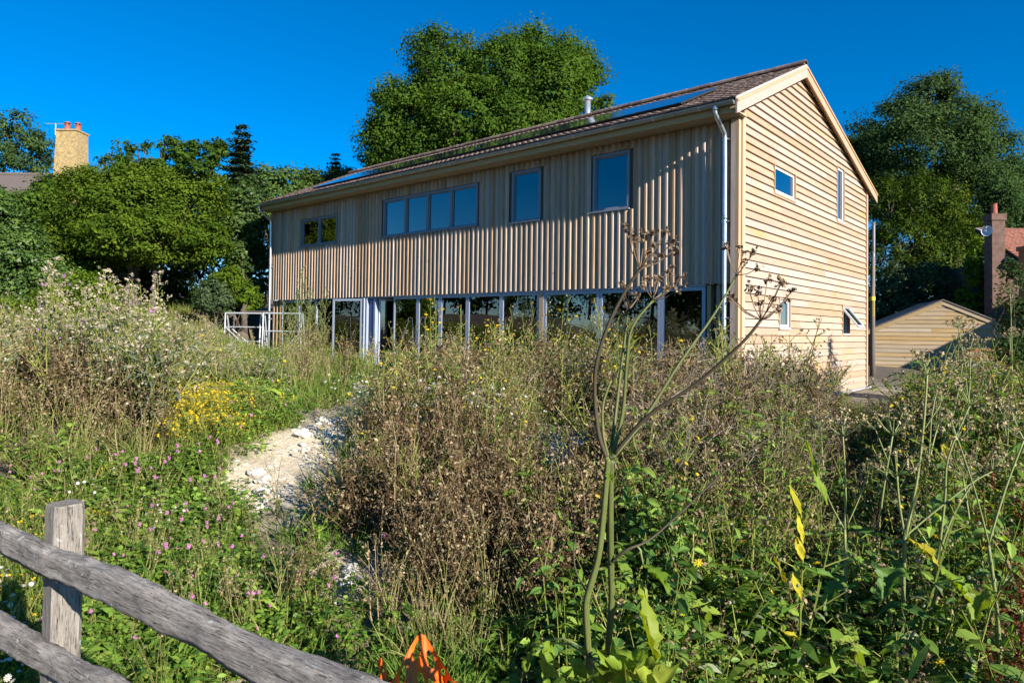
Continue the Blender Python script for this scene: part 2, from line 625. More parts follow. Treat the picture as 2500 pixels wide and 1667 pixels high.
mb.build('end_wall', M_LARCH_G, house)
mb = MB()
mb.box(-HL, 0, HD - .2, HD, -.12, 5.2)
mb.build('back_wall', M_LARCH_F, house)
# room shell
mb = MB()
mb.box(-HL + .2, -.23, .1, HD - .2, -.14, -.02)
mb.build('ground_floor', M_FLOORIN, house)
mb = MB()
mb.box(-HL + .2, -.23, .23, HD - .21, 2.45, 2.7)
mb.build('upper_floor', M_PLASTER, house)
mb = MB()
mb.box(-HL + .21, -.23, .23, HD - .21, 5.0, 5.1)
mb.build('ceiling', M_PLASTER, house)
mb = MB()
mb.box(-13.0, -12.85, 1.4, HD - .21, -.01, 2.44)
mb.box(-6.0, -5.85, 3.0, HD - .21, -.01, 2.44)
mb.box(-12.84, -.3, 5.2, 5.35, -.01, 2.44)
mb.build('partition', M_PLASTER, house)
# slab edge / plinth
mb = MB()
mb.box(-HL - .1, .12, -.42, .095, -.3, -.035)
mb.build('threshold_slab', M_CONC, house)
mb = MB()
mb.box(.0, .10, .0, HD + .35, -.3, -.035)
mb.build('plinth', M_CONC, house)

# ---- upright front boards: one object per batten (and behind them one backing board each)
pitch = .15
bt, bw = .048, .096
nb = int(HL / pitch)
def spans(x0, x1, z0, z1, holes):
    """vertical extents left over by the window openings"""
    segs = [(z0, z1)]
    for h in holes:
        if x1 > h[0] - .02 and x0 < h[1] + .02:
            out = []
            for a, b in segs:
                if h[2] > a:
                    out.append((a, min(b, h[2])))
                if h[3] < b:
                    out.append((max(a, h[3]), b))
            segs = out
    return [s for s in segs if s[1] - s[0] > .02]
rr = random.Random(3)
for i in range(nb):
    xc = -.20 - i * pitch
    if xc < -HL + .03:
        break
    j = rr.uniform(-.006, .006)
    for (a, b) in spans(xc - bw / 2, xc + bw / 2, ZC - rr.uniform(0, .012), SOF - .005, FW):
        t = bt + rr.uniform(-.004, .004)
        q = MB()
        x0, x1 = xc - bw / 2 + j, xc + bw / 2 + j
        c = .030
        v = []
        for z in (a, b):
            v += [(x0, -.021, z), (x0, -.026, z), (x0 + c, -t - .02, z), (x1 - c, -t - .02, z), (x1, -.026, z), (x1, -.021, z)]
        f = [(0, 1, 2, 3, 4, 5)[::-1], (6, 7, 8, 9, 10, 11)] + [(k, (k + 1) % 6, 6 + (k + 1) % 6, 6 + k) for k in range(6)]
        q.add(v, [p[::-1] for p in f])
        q.build('board', M_LARCH_F, house)
    for (a, b) in spans(xc - pitch + bw / 2, xc - bw / 2, ZC + .01, SOF - .005, FW):
        q = MB()
        q.box(xc - pitch + .001, xc - .001, -.020, -.001, a, b)
        q.build('under_board', M_LARCH_F, house)

# ---- corner post and trims at the near corner
mb = MB()
mb.box(-.115, -.03, -.125, .0, -.02, SOF - .01)
mb.build('corner_post', M_LARCH_F, house)
mb = MB()
mb.box(-.028, .03, -.125, -.03, -.02, SOF)
mb.build('corner_trim', M_TRIM, house)
mb = MB()
mb.box(.004, .058, -.028, .06, -.02, 5.22)
mb.build('corner_trim', M_TRIM, house)
mb = MB()
mb.box(.004, .052, .064, .12, -.02, 5.26)
mb.build('corner_trim', M_TRIM, house)
mb = MB()
mb.box(.0, .06, HD - .085, HD + .02, -.02, roof_z(HD) - .2)
mb.build('corner_trim', M_TRIM, house)

# ---- feather-edge boards on the gable: one object per board length, cut round windows and to the rake
def clip(poly, f):
    out = []
    for i in range(len(poly)):
        p, q = poly[i], poly[(i + 1) % len(poly)]
        fp, fq = f(p), f(q)
        if fp >= 0:
            out.append(p)
        if (fp >= 0) != (fq >= 0):
            t = fp / (fp - fq)
            out.append((p[0] + t * (q[0] - p[0]), p[1] + t * (q[1] - p[1])))
    return out
def minus(rect, hole):
    a0, a1, b0, b1 = rect
    h0, h1, g0, g1 = hole
    if h1 <= a0 or h0 >= a1 or g1 <= b0 or g0 >= b1:
        return [rect]
    out = []
    if h0 > a0:
        out.append((a0, h0, b0, b1))
    if h1 < a1:
        out.append((h1, a1, b0, b1))
    lo, hi = max(a0, h0), min(a1, h1)
    if g0 > b0:
        out.append((lo, hi, b0, g0))
    if g1 < b1:
        out.append((lo, hi, g1, b1))
    return out
gauge = .15
rr = random.Random(5)
for k in range(47):
    z0 = -.03 + k * gauge
    z1 = z0 + gauge - .005  # gap opened onto the dark membrane to strengthen the boards' shadow lines
    cuts = [.122]
    y = .122 + rr.uniform(1.2, 3.6)
    while y < HD - .9:
        cuts.append(y)
        y += rr.uniform(2.4, 4.2)
    cuts.append(HD - .087)
    for i in range(len(cuts) - 1):
        rects = [(cuts[i] + .0015, cuts[i + 1] - .0015, z0, z1)]
        for g in GW:
            rects = [r for q in rects for r in minus(q, g)]
        for r in rects:
            poly = [(r[0], r[2]), (r[1], r[2]), (r[1], r[3]), (r[0], r[3])]
            poly = clip(poly, lambda p: roof_z(RY) - .20 - S1 * (RY - p[0]) - p[1])
            if len(poly) > 2:
                poly = clip(poly, lambda p: roof_z(RY) - .20 - S2 * (p[0] - RY) - p[1])
            if len(poly) < 3 or abs(max(p[1] for p in poly) - min(p[1] for p in poly)) < .012:
                continue
            jx = rr.uniform(-.002, .002)
            fx = lambda z: .044 + jx - .037 * (z - z0) / (z1 - z0)
            n = len(poly)
            v = [(.001, p[0], p[1]) for p in poly] + [(fx(p[1]), p[0], p[1]) for p in poly]
            f = [tuple(range(n))[::-1], tuple(range(n, 2 * n))] + [(q, (q + 1) % n, n + (q + 1) % n, n + q) for q in range(n)]
            o = MB().add(v, f).build('clapboard', M_LARCH_G, house)

# ---- roof
mb = MB()
sec = [(E1Y + .03, E1Z - .045), (RY, RZ - .045), (E2Y - .03, E2Z - .045), (E2Y - .03, E2Z - .16), (RY, RZ - .16), (E1Y + .03, E1Z - .16)]
v = [(-15.96, y, z) for y, z in sec] + [(.13, y, z) for y, z in sec]
f = [(0, 1, 7, 6), (1, 2, 8, 7), (2, 3, 9, 8), (3, 4, 10, 9), (4, 5, 11, 10), (5, 0, 6, 11), (0, 5, 4, 1), (1, 4, 3, 2), (6, 7, 10, 11), (7, 8, 9, 10)]
roof = mb.add(v, f).build('roof', M_DARK, house)

TW, TG = .165, .105
# panels on the near slope
PX0, PX1 = -13.6, -1.15
PS0, PS1 = .62, 2.45            # metres up the slope
slen = math.hypot(RY - E1Y, RZ - E1Z)
d1 = np.array([0, (RY - E1Y) / slen, (RZ - E1Z) / slen])
n1_ = np.array([0, -d1[2], d1[1]])
slen2 = math.hypot(E2Y - RY, RZ - E2Z)
d2 = np.array([0, -(E2Y - RY) / slen2, (RZ - E2Z) / slen2])
n2_ = np.array([0, -d2[2], d2[1]])
n2_ = n2_ if n2_[2] > 0 else -n2_
def tile_shape():
    """one plain clay tile, nose at origin, x across, y up the slope, slight camber"""
    v = []
    L_ = .175
    for (yy, zz) in ((0, .030), (L_, .004)):
        for xx, cz in ((-.5, 0), (-.17, .006), (.17, .006), (.5, 0)):
            v.append((xx * (TW - .004), yy, zz + cz))
    for (yy, zz) in ((0, .014), (L_, -.008)):
        for xx in (-.5, .5):
            v.append((xx * (TW - .004), yy, zz))
    f = [(0, 1, 5, 4), (1, 2, 6, 5), (2, 3, 7, 6), (8, 9, 3, 2), (8, 2, 1, 0), (3, 9, 11, 7), (8, 0, 4, 10)]
    return v, f
tv, tf = tile_shape()
tile_me = MB().add(tv, tf).mesh('tile', M_TILE)
tva = np.array(tv)
quads = np.array([(0, 1, 5, 4), (1, 2, 6, 5), (2, 3, 7, 6), (8, 9, 3, 2), (8, 2, 1, 0), (3, 9, 11, 7), (8, 0, 4, 10)])
def slope_tiles(eave, d, nrm, length, rows_parts, name):
    rows = int((length - .02) / TG) + 1
    Vs, Fs, At = [], [], []
    base = 0
    e1 = np.array([1., 0, 0])
    for r in range(rows):
        off = (r % 2) * TW / 2
        for c in range(int(16.12 / TW) + 1):
            x = .14 - TW / 2 - c * TW - off + (TW / 2 if r % 2 else 0) * 0
            if x < -16.0:
                continue
            s = r * TG
            if s > length - .06:
                continue
            ro = random.gauss(0, .018)
            lift = random.gauss(0, .0022)
            p = np.array([x, *eave]) + d * s + nrm * lift
            if r < rows_parts and c < 98:
                o = link('tile', tile_me, house)
                rx = e1 * math.cos(ro) + nrm * math.sin(ro)
                rn = np.cross(rx, d)
                o.matrix_world = Matrix(((rx[0], d[0], rn[0], p[0]), (rx[1], d[1], rn[1], p[1]), (rx[2], d[2], rn[2], p[2]), (0, 0, 0, 1)))
            else:
                rx = e1 * math.cos(ro) + nrm * math.sin(ro)
                rn = np.cross(rx, d)
                Vs.append(p + tva[:, :1] * rx + tva[:, 1:2] * d + tva[:, 2:3] * rn)
                Fs.append(quads + base)
                At.append(np.full(len(quads), random.random()))
                base += len(tva)
    me = np_mesh(name, np.concatenate(Vs), np.concatenate(Fs), M_TILE, attr=np.concatenate(At))
    o = link(name, me, house)
    o['kind'] = 'stuff'
slope_tiles((E1Y, E1Z - .035), d1, n1_, slen, 2, 'roof_tiles')
slope_tiles((E2Y, E2Z - .035), d2, n2_, slen2, 0, 'rear_roof_tiles')
# ridge tiles
rt = MB()
ring = [(math.cos(t) * .105, math.sin(t) * .075) for t in np.linspace(math.radians(-15), math.radians(195), 8)]
rv = []
for xx, k in ((0, 1.0), (-.30, .96)):
    rv += [(xx, a * k, b * k) for a, b in ring] + [(xx, a * k * .85, b * k * .85 - .004) for a, b in ring]
n = len(ring)
rf = []
for i in range(n - 1):
    rf.append((i, i + 1, 2 * n + i + 1, 2 * n + i))
    rf.append((i, n + i, n + i + 1, i + 1))
ridge_me = rt.add(rv, rf).mesh('ridge_tile', M_TILE)
for i in range(54):
    o = link('ridge_tile', ridge_me, house, (.145 - i * .298, RY, RZ + .008 + random.uniform(0, .008)))
    o.rotation_euler = (random.gauss(0, .02), random.gauss(0, .012), 0)
# verge: mortar bed and barge boards
for (ya, za, yb, zb, nm) in ((E1Y - .02, E1Z, RY, RZ, 'near'), (E2Y + .02, E2Z, RY, RZ, 'far')):
    mb = MB()
    mb.prism([(.128, ya, za - .055), (.128, yb, zb - .055), (.128, yb, zb - .012), (.128, ya, za - .012)], (.022, 0, 0))
    mb.build('verge_mortar', M_MORTAR, house)
    mb = MB()
    mb.prism([(.131, ya, za - .105), (.131, yb, zb - .105), (.131, yb, zb - .060), (.131, ya, za - .060)], (.048, 0, 0))
    mb.build('verge_fillet', M_TRIM, house)
    mb = MB()
    mb.prism([(.131, ya, za - .30), (.131, yb, zb - .285), (.131, yb, zb - .108), (.131, ya, za - .108)], (.030, 0, 0))
    mb.build('barge_board', M_BARGE, house)
    mb = MB()
    mb.prism([(.036, ya, za - .205), (.036, yb, zb - .205), (.036, yb, zb - .165), (.036, ya, za - .165)], (.094, 0, 0))
    mb.build('verge_soffit', M_TRIM, house)
# eaves: soffit board, fascia, gutter, brackets
mb = MB()
mb.box(-15.94, .128, E1Y + .045, -.001, SOF, SOF + .018)
mb.build('soffit', M_SOFFIT, house)
mb = MB()
mb.box(-15.95, .129, E1Y + .018, E1Y + .043, SOF - .018, E1Z - .06)
mb.build('fascia', M_SOFFIT, house)
GY, GZ, GR = E1Y - .045, E1Z - .085, .062
mb = MB()
th = np.linspace(math.pi, 2 * math.pi, 9)
out = [(GY + GR * math.cos(t), GZ + GR * math.sin(t)) for t in th]
inn = [(GY + (GR - .004) * math.cos(t), GZ + (GR - .004) * math.sin(t)) for t in th[::-1]]
sec = out + inn
n = len(sec)
v = [(-16.08, a, b) for a, b in sec] + [(.118, a, b) for a, b in sec]
f = [(i, (i + 1) % n, n + (i + 1) % n, n + i) for i in range(n)]
mb.add(v, f)
for xx in (-16.08, .118):
    mb.add([(xx, a, b) for a, b in out], [tuple(range(9))])
mb.tube([(-16.08, GY - GR, GZ), (.118, GY - GR, GZ)], .007, 6)
gut = mb.build('gutter', M_GUTTER, house)
bk = MB()
pts = [(0, GY + (GR + .004) * math.cos(t), GZ + (GR + .004) * math.sin(t)) for t in np.linspace(math.pi, 2 * math.pi, 8)]
v = [(-.012, p[1], p[2]) for p in pts] + [(.012, p[1], p[2]) for p in pts]
bme = bk.add(v, [(i, i + 1, 8 + i + 1, 8 + i) for i in range(7)]).mesh('gutter_bracket', M_GALV)
for i in range(18):
    link('gutter_bracket', bme, gut, (-.5 - i * .9, 0, 0))
def downpipe(x, ywall, zb):
    r = .040
    path = [(x, GY, GZ - GR + .01), (x, GY, GZ - .14), (x - 0, GY + .03, GZ - .19), (x - .0, ywall - .05, GZ - .40), (x, ywall, GZ - .47), (x, ywall, zb)]
    mb = MB()
    # rounded bends
    P = [np.array(p) for p in path]
    fine = []
    for i in range(len(P) - 1):
        for t in np.linspace(0, 1, 5)[:-1]:
            fine.append(P[i] * (1 - t) + P[i + 1] * t)
    fine.append(P[-1])
    for _ in range(2):
        fine = [fine[0]] + [(fine[i - 1] + 2 * fine[i] + fine[i + 1]) / 4 for i in range(1, len(fine) - 1)] + [fine[-1]]
    mb.tube(fine, r, 14)
    mb.tube([(x, GY, GZ - GR + .015), (x, GY, GZ - .12)], [.062, .043], 14)
    mb.tube([(x, ywall, 3.35), (x, ywall, 3.42)], r + .005, 14)
    o = mb.build('downpipe', M_GALV, house, smooth=True)
    for z in (4.75, 3.3, 1.6):
        q = MB()
        q.box(x - .06, x + .06, ywall + .0, -.055 if ywall < -.05 else ywall + .1, z, z + .025)
        q.tube([(x + .055, ywall - .02, z + .012), (x + .085, ywall - .02, z + .012)], .013, 8)
        q.tube([(x, ywall, z), (x, ywall, z + .03)], r + .006, 14)
        q.build('pipe_clip', M_GALV, o)
downpipe(-.215, -.145, .1)
downpipe(-15.75, -.125, .1)
mb = MB()
mb.tube([(.14, E2Y + .06, E2Z - .09), (-2, E2Y + .06, E2Z - .09)], .06, 10)
mb.build('rear_gutter', M_FRAMEG, house)

# solar panels: a row of framed modules
npan = 12
pw = (PX1 - PX0) / npan
for i in range(npan):
    x0 = PX0 + i * pw + .008
    x1 = PX0 + (i + 1) * pw - .008
    for (s0, s1) in ((PS0, PS1),):
        base = np.array([0, E1Y, E1Z - .035])
        q = MB()
        h0, h1 = .055, .085
        def P(x, s, h):
            p = base + d1 * s + n1_ * h
            return (x, p[1], p[2])
        v = [P(x0, s0, h0), P(x1, s0, h0), P(x1, s1, h0), P(x0, s1, h0), P(x0, s0, h1), P(x1, s0, h1), P(x1, s1, h1), P(x0, s1, h1)]
        q.add(v, [(0, 3, 2, 1), (4, 5, 6, 7), (0, 1, 5, 4), (1, 2, 6, 5), (2, 3, 7, 6), (3, 0, 4, 7)])
        fr = q.build('solar_panel', M_DARK, house)
        # glass face in local slope coordinates so that the cells follow the slope
        q = MB()
        w_, l_ = x1 - x0 - .03, s1 - s0 - .03
        q.add([(0, 0, 0), (w_, 0, 0), (w_, l_, 0), (0, l_, 0)], [(0, 1, 2, 3)])
        g = q.build('cell_glass', M_SOLAR, fr)
        p = np.array(P(x0 + .015, s0 + .015, h1 + .003))
        g.matrix_world = Matrix(((1, d1[0], n1_[0], p[0]), (0, d1[1], n1_[1], p[1]), (0, d1[2], n1_[2], p[2]), (0, 0, 0, 1)))
# flue
fx, fy = -5.71, 3.5
mb = MB()
mb.tube([(fx, fy, 6.7), (fx, fy, 7.60)], .08, 20)
mb.tube([(fx, fy, 7.17), (fx, fy, 7.20)], .101, 20)
fl = mb.build('flue', M_CHROME, house, smooth=True)
mb = MB()
mb.tube([(fx, fy, 7.63), (fx, fy, 7.67), (fx, fy, 7.685), (fx, fy, 7.76)], [.13, .14, .125, .02], 20)
mb.tube([(fx, fy, 7.59), (fx, fy, 7.64)], [.06, .06], 12)
mb.build('rain_cap', M_CHROME, fl)

# ---- windows
def front_window(x0, x1, z0, z1, n):
    q = MB()
    e = .012
    fr = .055
    y0, y1 = -.030, .07
    # liner around the opening, proud of the boards' backing
    X0, X1, Z0, Z1 = x0 + e, x1 - e, z0 + e, z1 - e
    q.box(X0, X0 + fr, y0, y1, Z0, Z1)
    q.box(X1 - fr, X1, y0, y1, Z0, Z1)
    q.box(X0 + fr, X1 - fr, y0, y1, Z1 - fr, Z1)
    q.box(X0 + fr, X1 - fr, y0, y1, Z0, Z0 + fr)
    q.box(x0 - .01, x1 + .01, -.085, y0 - .001, z0 + .004, z0 + .032)          # sill
    w = (X1 - X0 - 2 * fr)
    for i in range(1, n):
        xm = X0 + fr + w * i / n
        q.box(xm - .045, xm + .045, y0 + .002, y1 - .002, Z0 + fr, Z1 - fr)
    win = q.build('window', M_FRAME, house)
    for i in range(n):
        a = X0 + fr + w * i / n + (.045 if i else 0)
        b = X0 + fr + w * (i + 1) / n - (.045 if i < n - 1 else 0)
        # sash bead
        q = MB()
        s = .028
        q.box(a, a + s, .002, .05, Z0 + fr, Z1 - fr)
        q.box(b - s, b, .002, .05, Z0 + fr, Z1 - fr)
        q.box(a + s, b - s, .002, .05, Z0 + fr, Z0 + fr + s)
        q.box(a + s, b - s, .002, .05, Z1 - fr - s, Z1 - fr)
        q.build('sash', M_FRAME, win)
        q = MB()
        q.box(a + s - .004, b - s + .004, .020, .036, Z0 + fr + s - .004, Z1 - fr - s + .004)
        q.build('pane', M_GLASS, win)
    # white blind edge and lever seen through the glass
    if n == 1:
        q = MB()
        q.box(X0 + fr + .06, X0 + fr + .12, .10, .12, Z0 + .05, Z1 - .05)
        q.build('inner_frame', M_FRAMEW, win)
for w in FW:
    front_window(*w)

def gable_window(y0, y1, z0, z1, tilt=0.0):
    # timber reveal
    q = MB()
    t = .022
    q.box(-.12, .050, y0, y0 + t, z0, z1)
    q.box(-.12, .050, y1 - t, y1, z0, z1)
    q.box(-.12, .050, y0 + t, y1 - t, z1 - t, z1)
    q.box(-.12, .052, y0 + t, y1 - t, z0, z0 + t)
    win = q.build('window', M_TRIM, house)
    q = MB()
    a, b, c, d = y0 + t, y1 - t, z0 + t, z1 - t
    fr = .045
    q.box(-.075, -.03, a, a + fr, c, d)
    q.box(-.075, -.03, b - fr, b, c, d)
    q.box(-.075, -.03, a + fr, b - fr, d - fr, d)
    q.box(-.075, -.03, a + fr, b - fr, c, c + fr)
    q.build('frame', M_FRAMEG, win)
    q = MB()
    q.box(-.03, .055, a, b, c + .001, c + .022)
    q.build('sill', M_FRAMEG, win)
    # sash, top-hung
    piv = np.array([-.028, 0, d - .01])
    ca, sa = math.cos(tilt), math.sin(tilt)
    def T(v):
        out = []
        for p in v:
            dx, dz = p[0] - piv[0], p[2] - piv[2]
            out.append((piv[0] + ca * dx - sa * dz, p[1], piv[2] + sa * dx + ca * dz))
        return out
    q = MB()
    e = .008
    for (ya, yb, za, zb) in ((a + e, a + e + .05, c + .03, d - e), (b - e - .05, b - e, c + .03, d - e), (a + e + .05, b - e - .05, d - e - .05, d - e), (a + e + .05, b - e - .05, c + .03, c + .08)):
        bx = MB().box(-.029, .012, ya, yb, za, zb)
        q.add(T(bx.v), bx.f)
    q.build('sash', M_FRAMEG, win)
    bx = MB().box(-.016, -.004, a + e + .045, b - e - .045, c + .075, d - e - .045)
    q = MB()
    q.add(T(bx.v), bx.f)
    q.build('pane', M_GLASS, win)
for i, g in enumerate(GW):
    gable_window(*g, tilt=(math.radians(38) if i == 3 else 0))

# ---- ground-floor glazing, recessed under the boards
GYF = .03
def leaf(name, p, q_, z0, z1, fw=.055, mat=M_FRAMEW, th=.06, mid=None, parent=None):
    """a framed glass leaf standing between two plan points"""
    p = np.array(p, float)
    q_ = np.array(q_, float)
    L_ = np.linalg.norm(q_ - p)
    ux, uy = (q_ - p) / L_
    o = empty(name, (p[0], p[1], 0), math.atan2(uy, ux))
    o.parent = parent or house
    m = MB()
    m.box(0, fw, -th / 2, th / 2, z0, z1)
    m.box(L_ - fw, L_, -th / 2, th / 2, z0, z1)
    m.box(fw, L_ - fw, -th / 2, th / 2, z1 - fw, z1)
    m.box(fw, L_ - fw, -th / 2, th / 2, z0, z0 + fw * 1.3)
    m.build('frame', mat, o)
    m = MB()
    m.box(fw - .005, L_ - fw + .005, -.012, .012, z0 + fw * 1.2, z1 - fw + .005)
    m.build('pane', M_GLASSD, o)
    return o
ZT = 2.19
mb = MB()
mb.box(-15.2, -.62, GYF - .05, GYF + .09, ZT, ZC + .02)
mb.build('door_head', M_FRAMEW, house)
mb = MB()
mb.box(-15.2, -.62, GYF - .05, GYF + .09, -.034, -.005)
mb.build('door_track', M_FRAMEW, house)
xs = [-15.2, -14.2, -13.2]
for a, b in zip(xs[:-1], xs[1:]):
    leaf('glazed_panel', (a + .004, GYF), (b - .004, GYF), 0, ZT - .004)
leaf('open_door', (-10.80, -.06), (-11.80, -.34), .02, ZT - .02)
q = MB()
q.box(-10.74, -10.70, GYF - .12, GYF + .06, 0, ZT - .004)
q.box(-10.66, -10.62, GYF - .08, GYF + .07, 0, ZT - .004)
q.build('door_jamb', M_FRAMEW, house)
q = MB()
q.box(-10.60, -10.36, GYF + .0, GYF + .03, .02, ZT - .01)
q.build('blue_film_panel', M_BLUE, house)
q = MB()
q.box(-10.35, -10.28, GYF - .05, GYF + .06, 0, ZT - .004)
q.build('door_jamb', M_FRAMEW, house)
leaf('folding_door', (-10.26, GYF + .06), (-9.85, GYF + .80), .02, ZT - .02)
xs = [-9.52, -8.53, -7.68, -6.72, -5.62, -4.50]
for a, b in zip(xs[:-1], xs[1:]):
    leaf('glazed_panel', (a + .004, GYF), (b - .004, GYF), 0, ZT - .004)
q = MB()
q.box(-4.495, -4.38, GYF - .04, GYF + .06, 0, ZT - .004)
q.build('timber_post', M_TRIM, house)
xs = [-4.375, -2.93, -1.53, -.63]
for a, b in zip(xs[:-1], xs[1:]):
    leaf('glazed_panel', (a + .004, GYF), (b - .004, GYF), 0, ZT - .004, fw=.065)
for i, x in enumerate((-.60, -.42, -.30, -15.75, -15.55, -15.33)):
    q = MB()
    q.box(x, x + .07, GYF - .03, GYF + .09, -.02, ZT + .02)
    q.build('stud', M_TRIM, house)
q = MB()
q.box(-.62, -.12, GYF + .095, GYF + .12, -.02, ZT + .02)
q.box(-15.8, -15.22, GYF + .095, GYF + .12, -.02, ZT + .02)
q.build('stud_backing', M_MEMBRANE, house)
# ================================================================== trees and shrubs
KV = 1543.7          # pixels per unit slope in the 2352-wide reading of the place
def place(vx, vy, b):
    """point b metres ahead, at the given bearing"""
    x = (vx - 1176) / KV
    y = -(vy - 721.4) / KV
    return CAM + b * (F_ + x * R_ + y * U_)

LQ = np.array([[0, 1, 2, 3]])
def leaves(P, Nrm, size, aspect=.55, seed=0, fold=.18):
    """P (n,3) positions, Nrm (n,3) normals -> quads"""
    r = np.random.default_rng(seed)
    n = len(P)
    Nrm = Nrm / (np.linalg.norm(Nrm, axis=1, keepdims=True) + 1e-9)
    t = r.normal(size=(n, 3))
    t[:, 2] -= .5
    t -= Nrm * (t * Nrm).sum(1, keepdims=True)
    t /= np.linalg.norm(t, axis=1, keepdims=True) + 1e-9
    w = np.cross(Nrm, t)
    s = size * r.uniform(.45, 1.45, (n, 1))
    a = P - t * s * .5
    c = P + t * s * .5 - Nrm * s * .08
    l = P + w * s * aspect * .5 + Nrm * s * fold * .4 - t * s * .06
    q = P - w * s * aspect * .5 + Nrm * s * fold * .4 - t * s * .06
    V = np.stack([a, q, c, l], 1).reshape(-1, 3)
    F = np.arange(4 * n).reshape(n, 4)
    return V, F

def crown_mesh(name, lobes, mat, clumps, per, cr, leaf, seed, aspect=.55, flat=.75, shell=.55, updir=.5, tintlo=0., tinthi=1.):
    """lobes: (centre, rx, ry, rz); leaf clumps through the outer part of every lobe"""
    r = np.random.default_rng(seed)
    C = np.array([l[0] for l in lobes])
    Rr = np.array([l[1:4] for l in lobes])
    wgt = (Rr.prod(1)) ** (2 / 3)
    li = r.choice(len(lobes), clumps, p=wgt / wgt.sum())
    d = r.normal(size=(clumps, 3))
    d /= np.linalg.norm(d, axis=1, keepdims=True)
    rad = shell + (1 - shell) * r.random(clumps) ** .7
    cc = C[li] + d * Rr[li] * rad[:, None]
    # thin out what lies deep inside other lobes
    keep = np.ones(clumps, bool)
    for k in range(len(lobes)):
        q = (((cc - C[k]) / Rr[k]) ** 2).sum(1)
        keep &= ~((q < .40) & (r.random(clumps) < .75))
    cc, d = cc[keep], d[keep]
    n = len(cc)
    crs = cr * r.uniform(.6, 1.35, n)
    off = np.clip(r.normal(size=(n, per, 3)), -1.5, 1.5) * np.array([.5, .5, .5 * flat])
    P = cc[:, None] + off * crs[:, None, None]
    nn = off * .9 + d[:, None] * .5 + r.normal(size=(n, per, 3)) * .45 + np.array([0, 0, updir])
    ct = r.random(n)
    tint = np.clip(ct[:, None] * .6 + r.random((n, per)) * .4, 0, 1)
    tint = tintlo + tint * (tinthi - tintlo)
    V, F = leaves(P.reshape(-1, 3), nn.reshape(-1, 3), leaf, aspect, seed + 1)
    return np_mesh(name, V, F, mat, attr=tint.ravel()), cc

M_BARK = plain('bark', (.10, .08, .06), .95, noise=.45, scale=9, bump=.7)
M_SYC = foliage('sycamore_leaf', [(.032, .074, .013), (.066, .125, .018), (.122, .195, .026)], .38, rough=.65, spec=.12)
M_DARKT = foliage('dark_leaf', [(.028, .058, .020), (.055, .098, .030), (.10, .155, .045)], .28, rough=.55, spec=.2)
M_YEW = foliage('yew_needle', [(.020, .042, .009), (.050, .085, .012), (.11, .145, .02)], .2, rough=.7, spec=.1)
M_BEECH = foliage('hornbeam_leaf', [(.042, .085, .012), (.092, .150, .016), (.18, .245, .026)], .42, rough=.55, spec=.2)
M_IVY = foliage('ivy_leaf', [(.026, .058, .014), (.06, .11, .02), (.13, .19, .035)], .2, rough=.45, spec=.3)
M_WILLOW = foliage('grey_leaf', [(.040, .068, .030), (.072, .11, .045), (.13, .17, .075)], .28)
M_LIME = foliage('bright_leaf', [(.06, .12, .012), (.12, .20, .018), (.20, .28, .03)], .42)
M_FAR = foliage('far_leaf', [(.045, .085, .022), (.075, .125, .03), (.12, .175, .045)], .3)
M_CEDAR = foliage('cedar_needle', [(.018, .040, .016), (.035, .065, .024), (.06, .095, .036)], .1)

def tree(name, label, spec, b, mat, clumps, per, cr, leaf, seed, group=None, depth=.8, trunk_r=.25, shell=.55, aspect=.55, flat=.75, cat='tree', shrink=1.0, **kw):
    """spec: lobes (bearing x, height y, half width, half height[, db]) read at distance b"""
    lobes = []
    for l in spec:
        db = l[4] if len(l) > 4 else 0
        bb = b + db
        c = place(l[0], l[1], bb)
        rx = l[2] * bb / KV * shrink
        rz = l[3] * bb / KV * shrink
        lobes.append((c, rx, rx * depth, rz))
    c0 = np.mean([l[0] for l in lobes], axis=0)
    gz = float(ground_z(c0[0], c0[1]))
    root = empty(name, (c0[0], c0[1], gz))
    tag(root, label, cat, group)
    o0 = np.array([c0[0], c0[1], gz])
    me, cc = crown_mesh('crown', [(l[0] - o0, *l[1:]) for l in lobes], mat, clumps, per, cr, leaf, seed, aspect, flat, shell, **kw)
    link('crown', me, root)
    # trunk and limbs
    r = random.Random(seed)
    q = MB()
    top = max(l[0][2] for l in lobes) - gz
    h0 = top * .30
    tp = [np.array([0, 0, -.3]), np.array([r.uniform(-.1, .1), r.uniform(-.1, .1), h0 * .5]), np.array([r.uniform(-.2, .2), r.uniform(-.2, .2), h0])]
    q.tube(tp + [np.array([0, 0, top * .75])], [trunk_r * 1.25, trunk_r, trunk_r * .85, trunk_r * .25], 8)
    for l in lobes:
        e = l[0] - o0
        s = np.array([0, 0, max(.3, min(h0 * r.uniform(.8, 1.6), e[2] - .2))])
        m = s * .5 + e * .5 + np.array([r.uniform(-.3, .3), r.uniform(-.3, .3), .1])
        q.tube([s, m, e], [trunk_r * .45, trunk_r * .28, trunk_r * .1], 6)
        for _ in range(5):
            d = np.array([r.gauss(0, 1), r.gauss(0, 1), r.gauss(.4, .8)])
            d /= np.linalg.norm(d)
            q.tube([e * .7 + m * .3, e + d * np.array(l[1:4]) * .8], [trunk_r * .12, trunk_r * .03], 4)
    q.build('trunk', M_BARK, root, smooth=True)
    return root

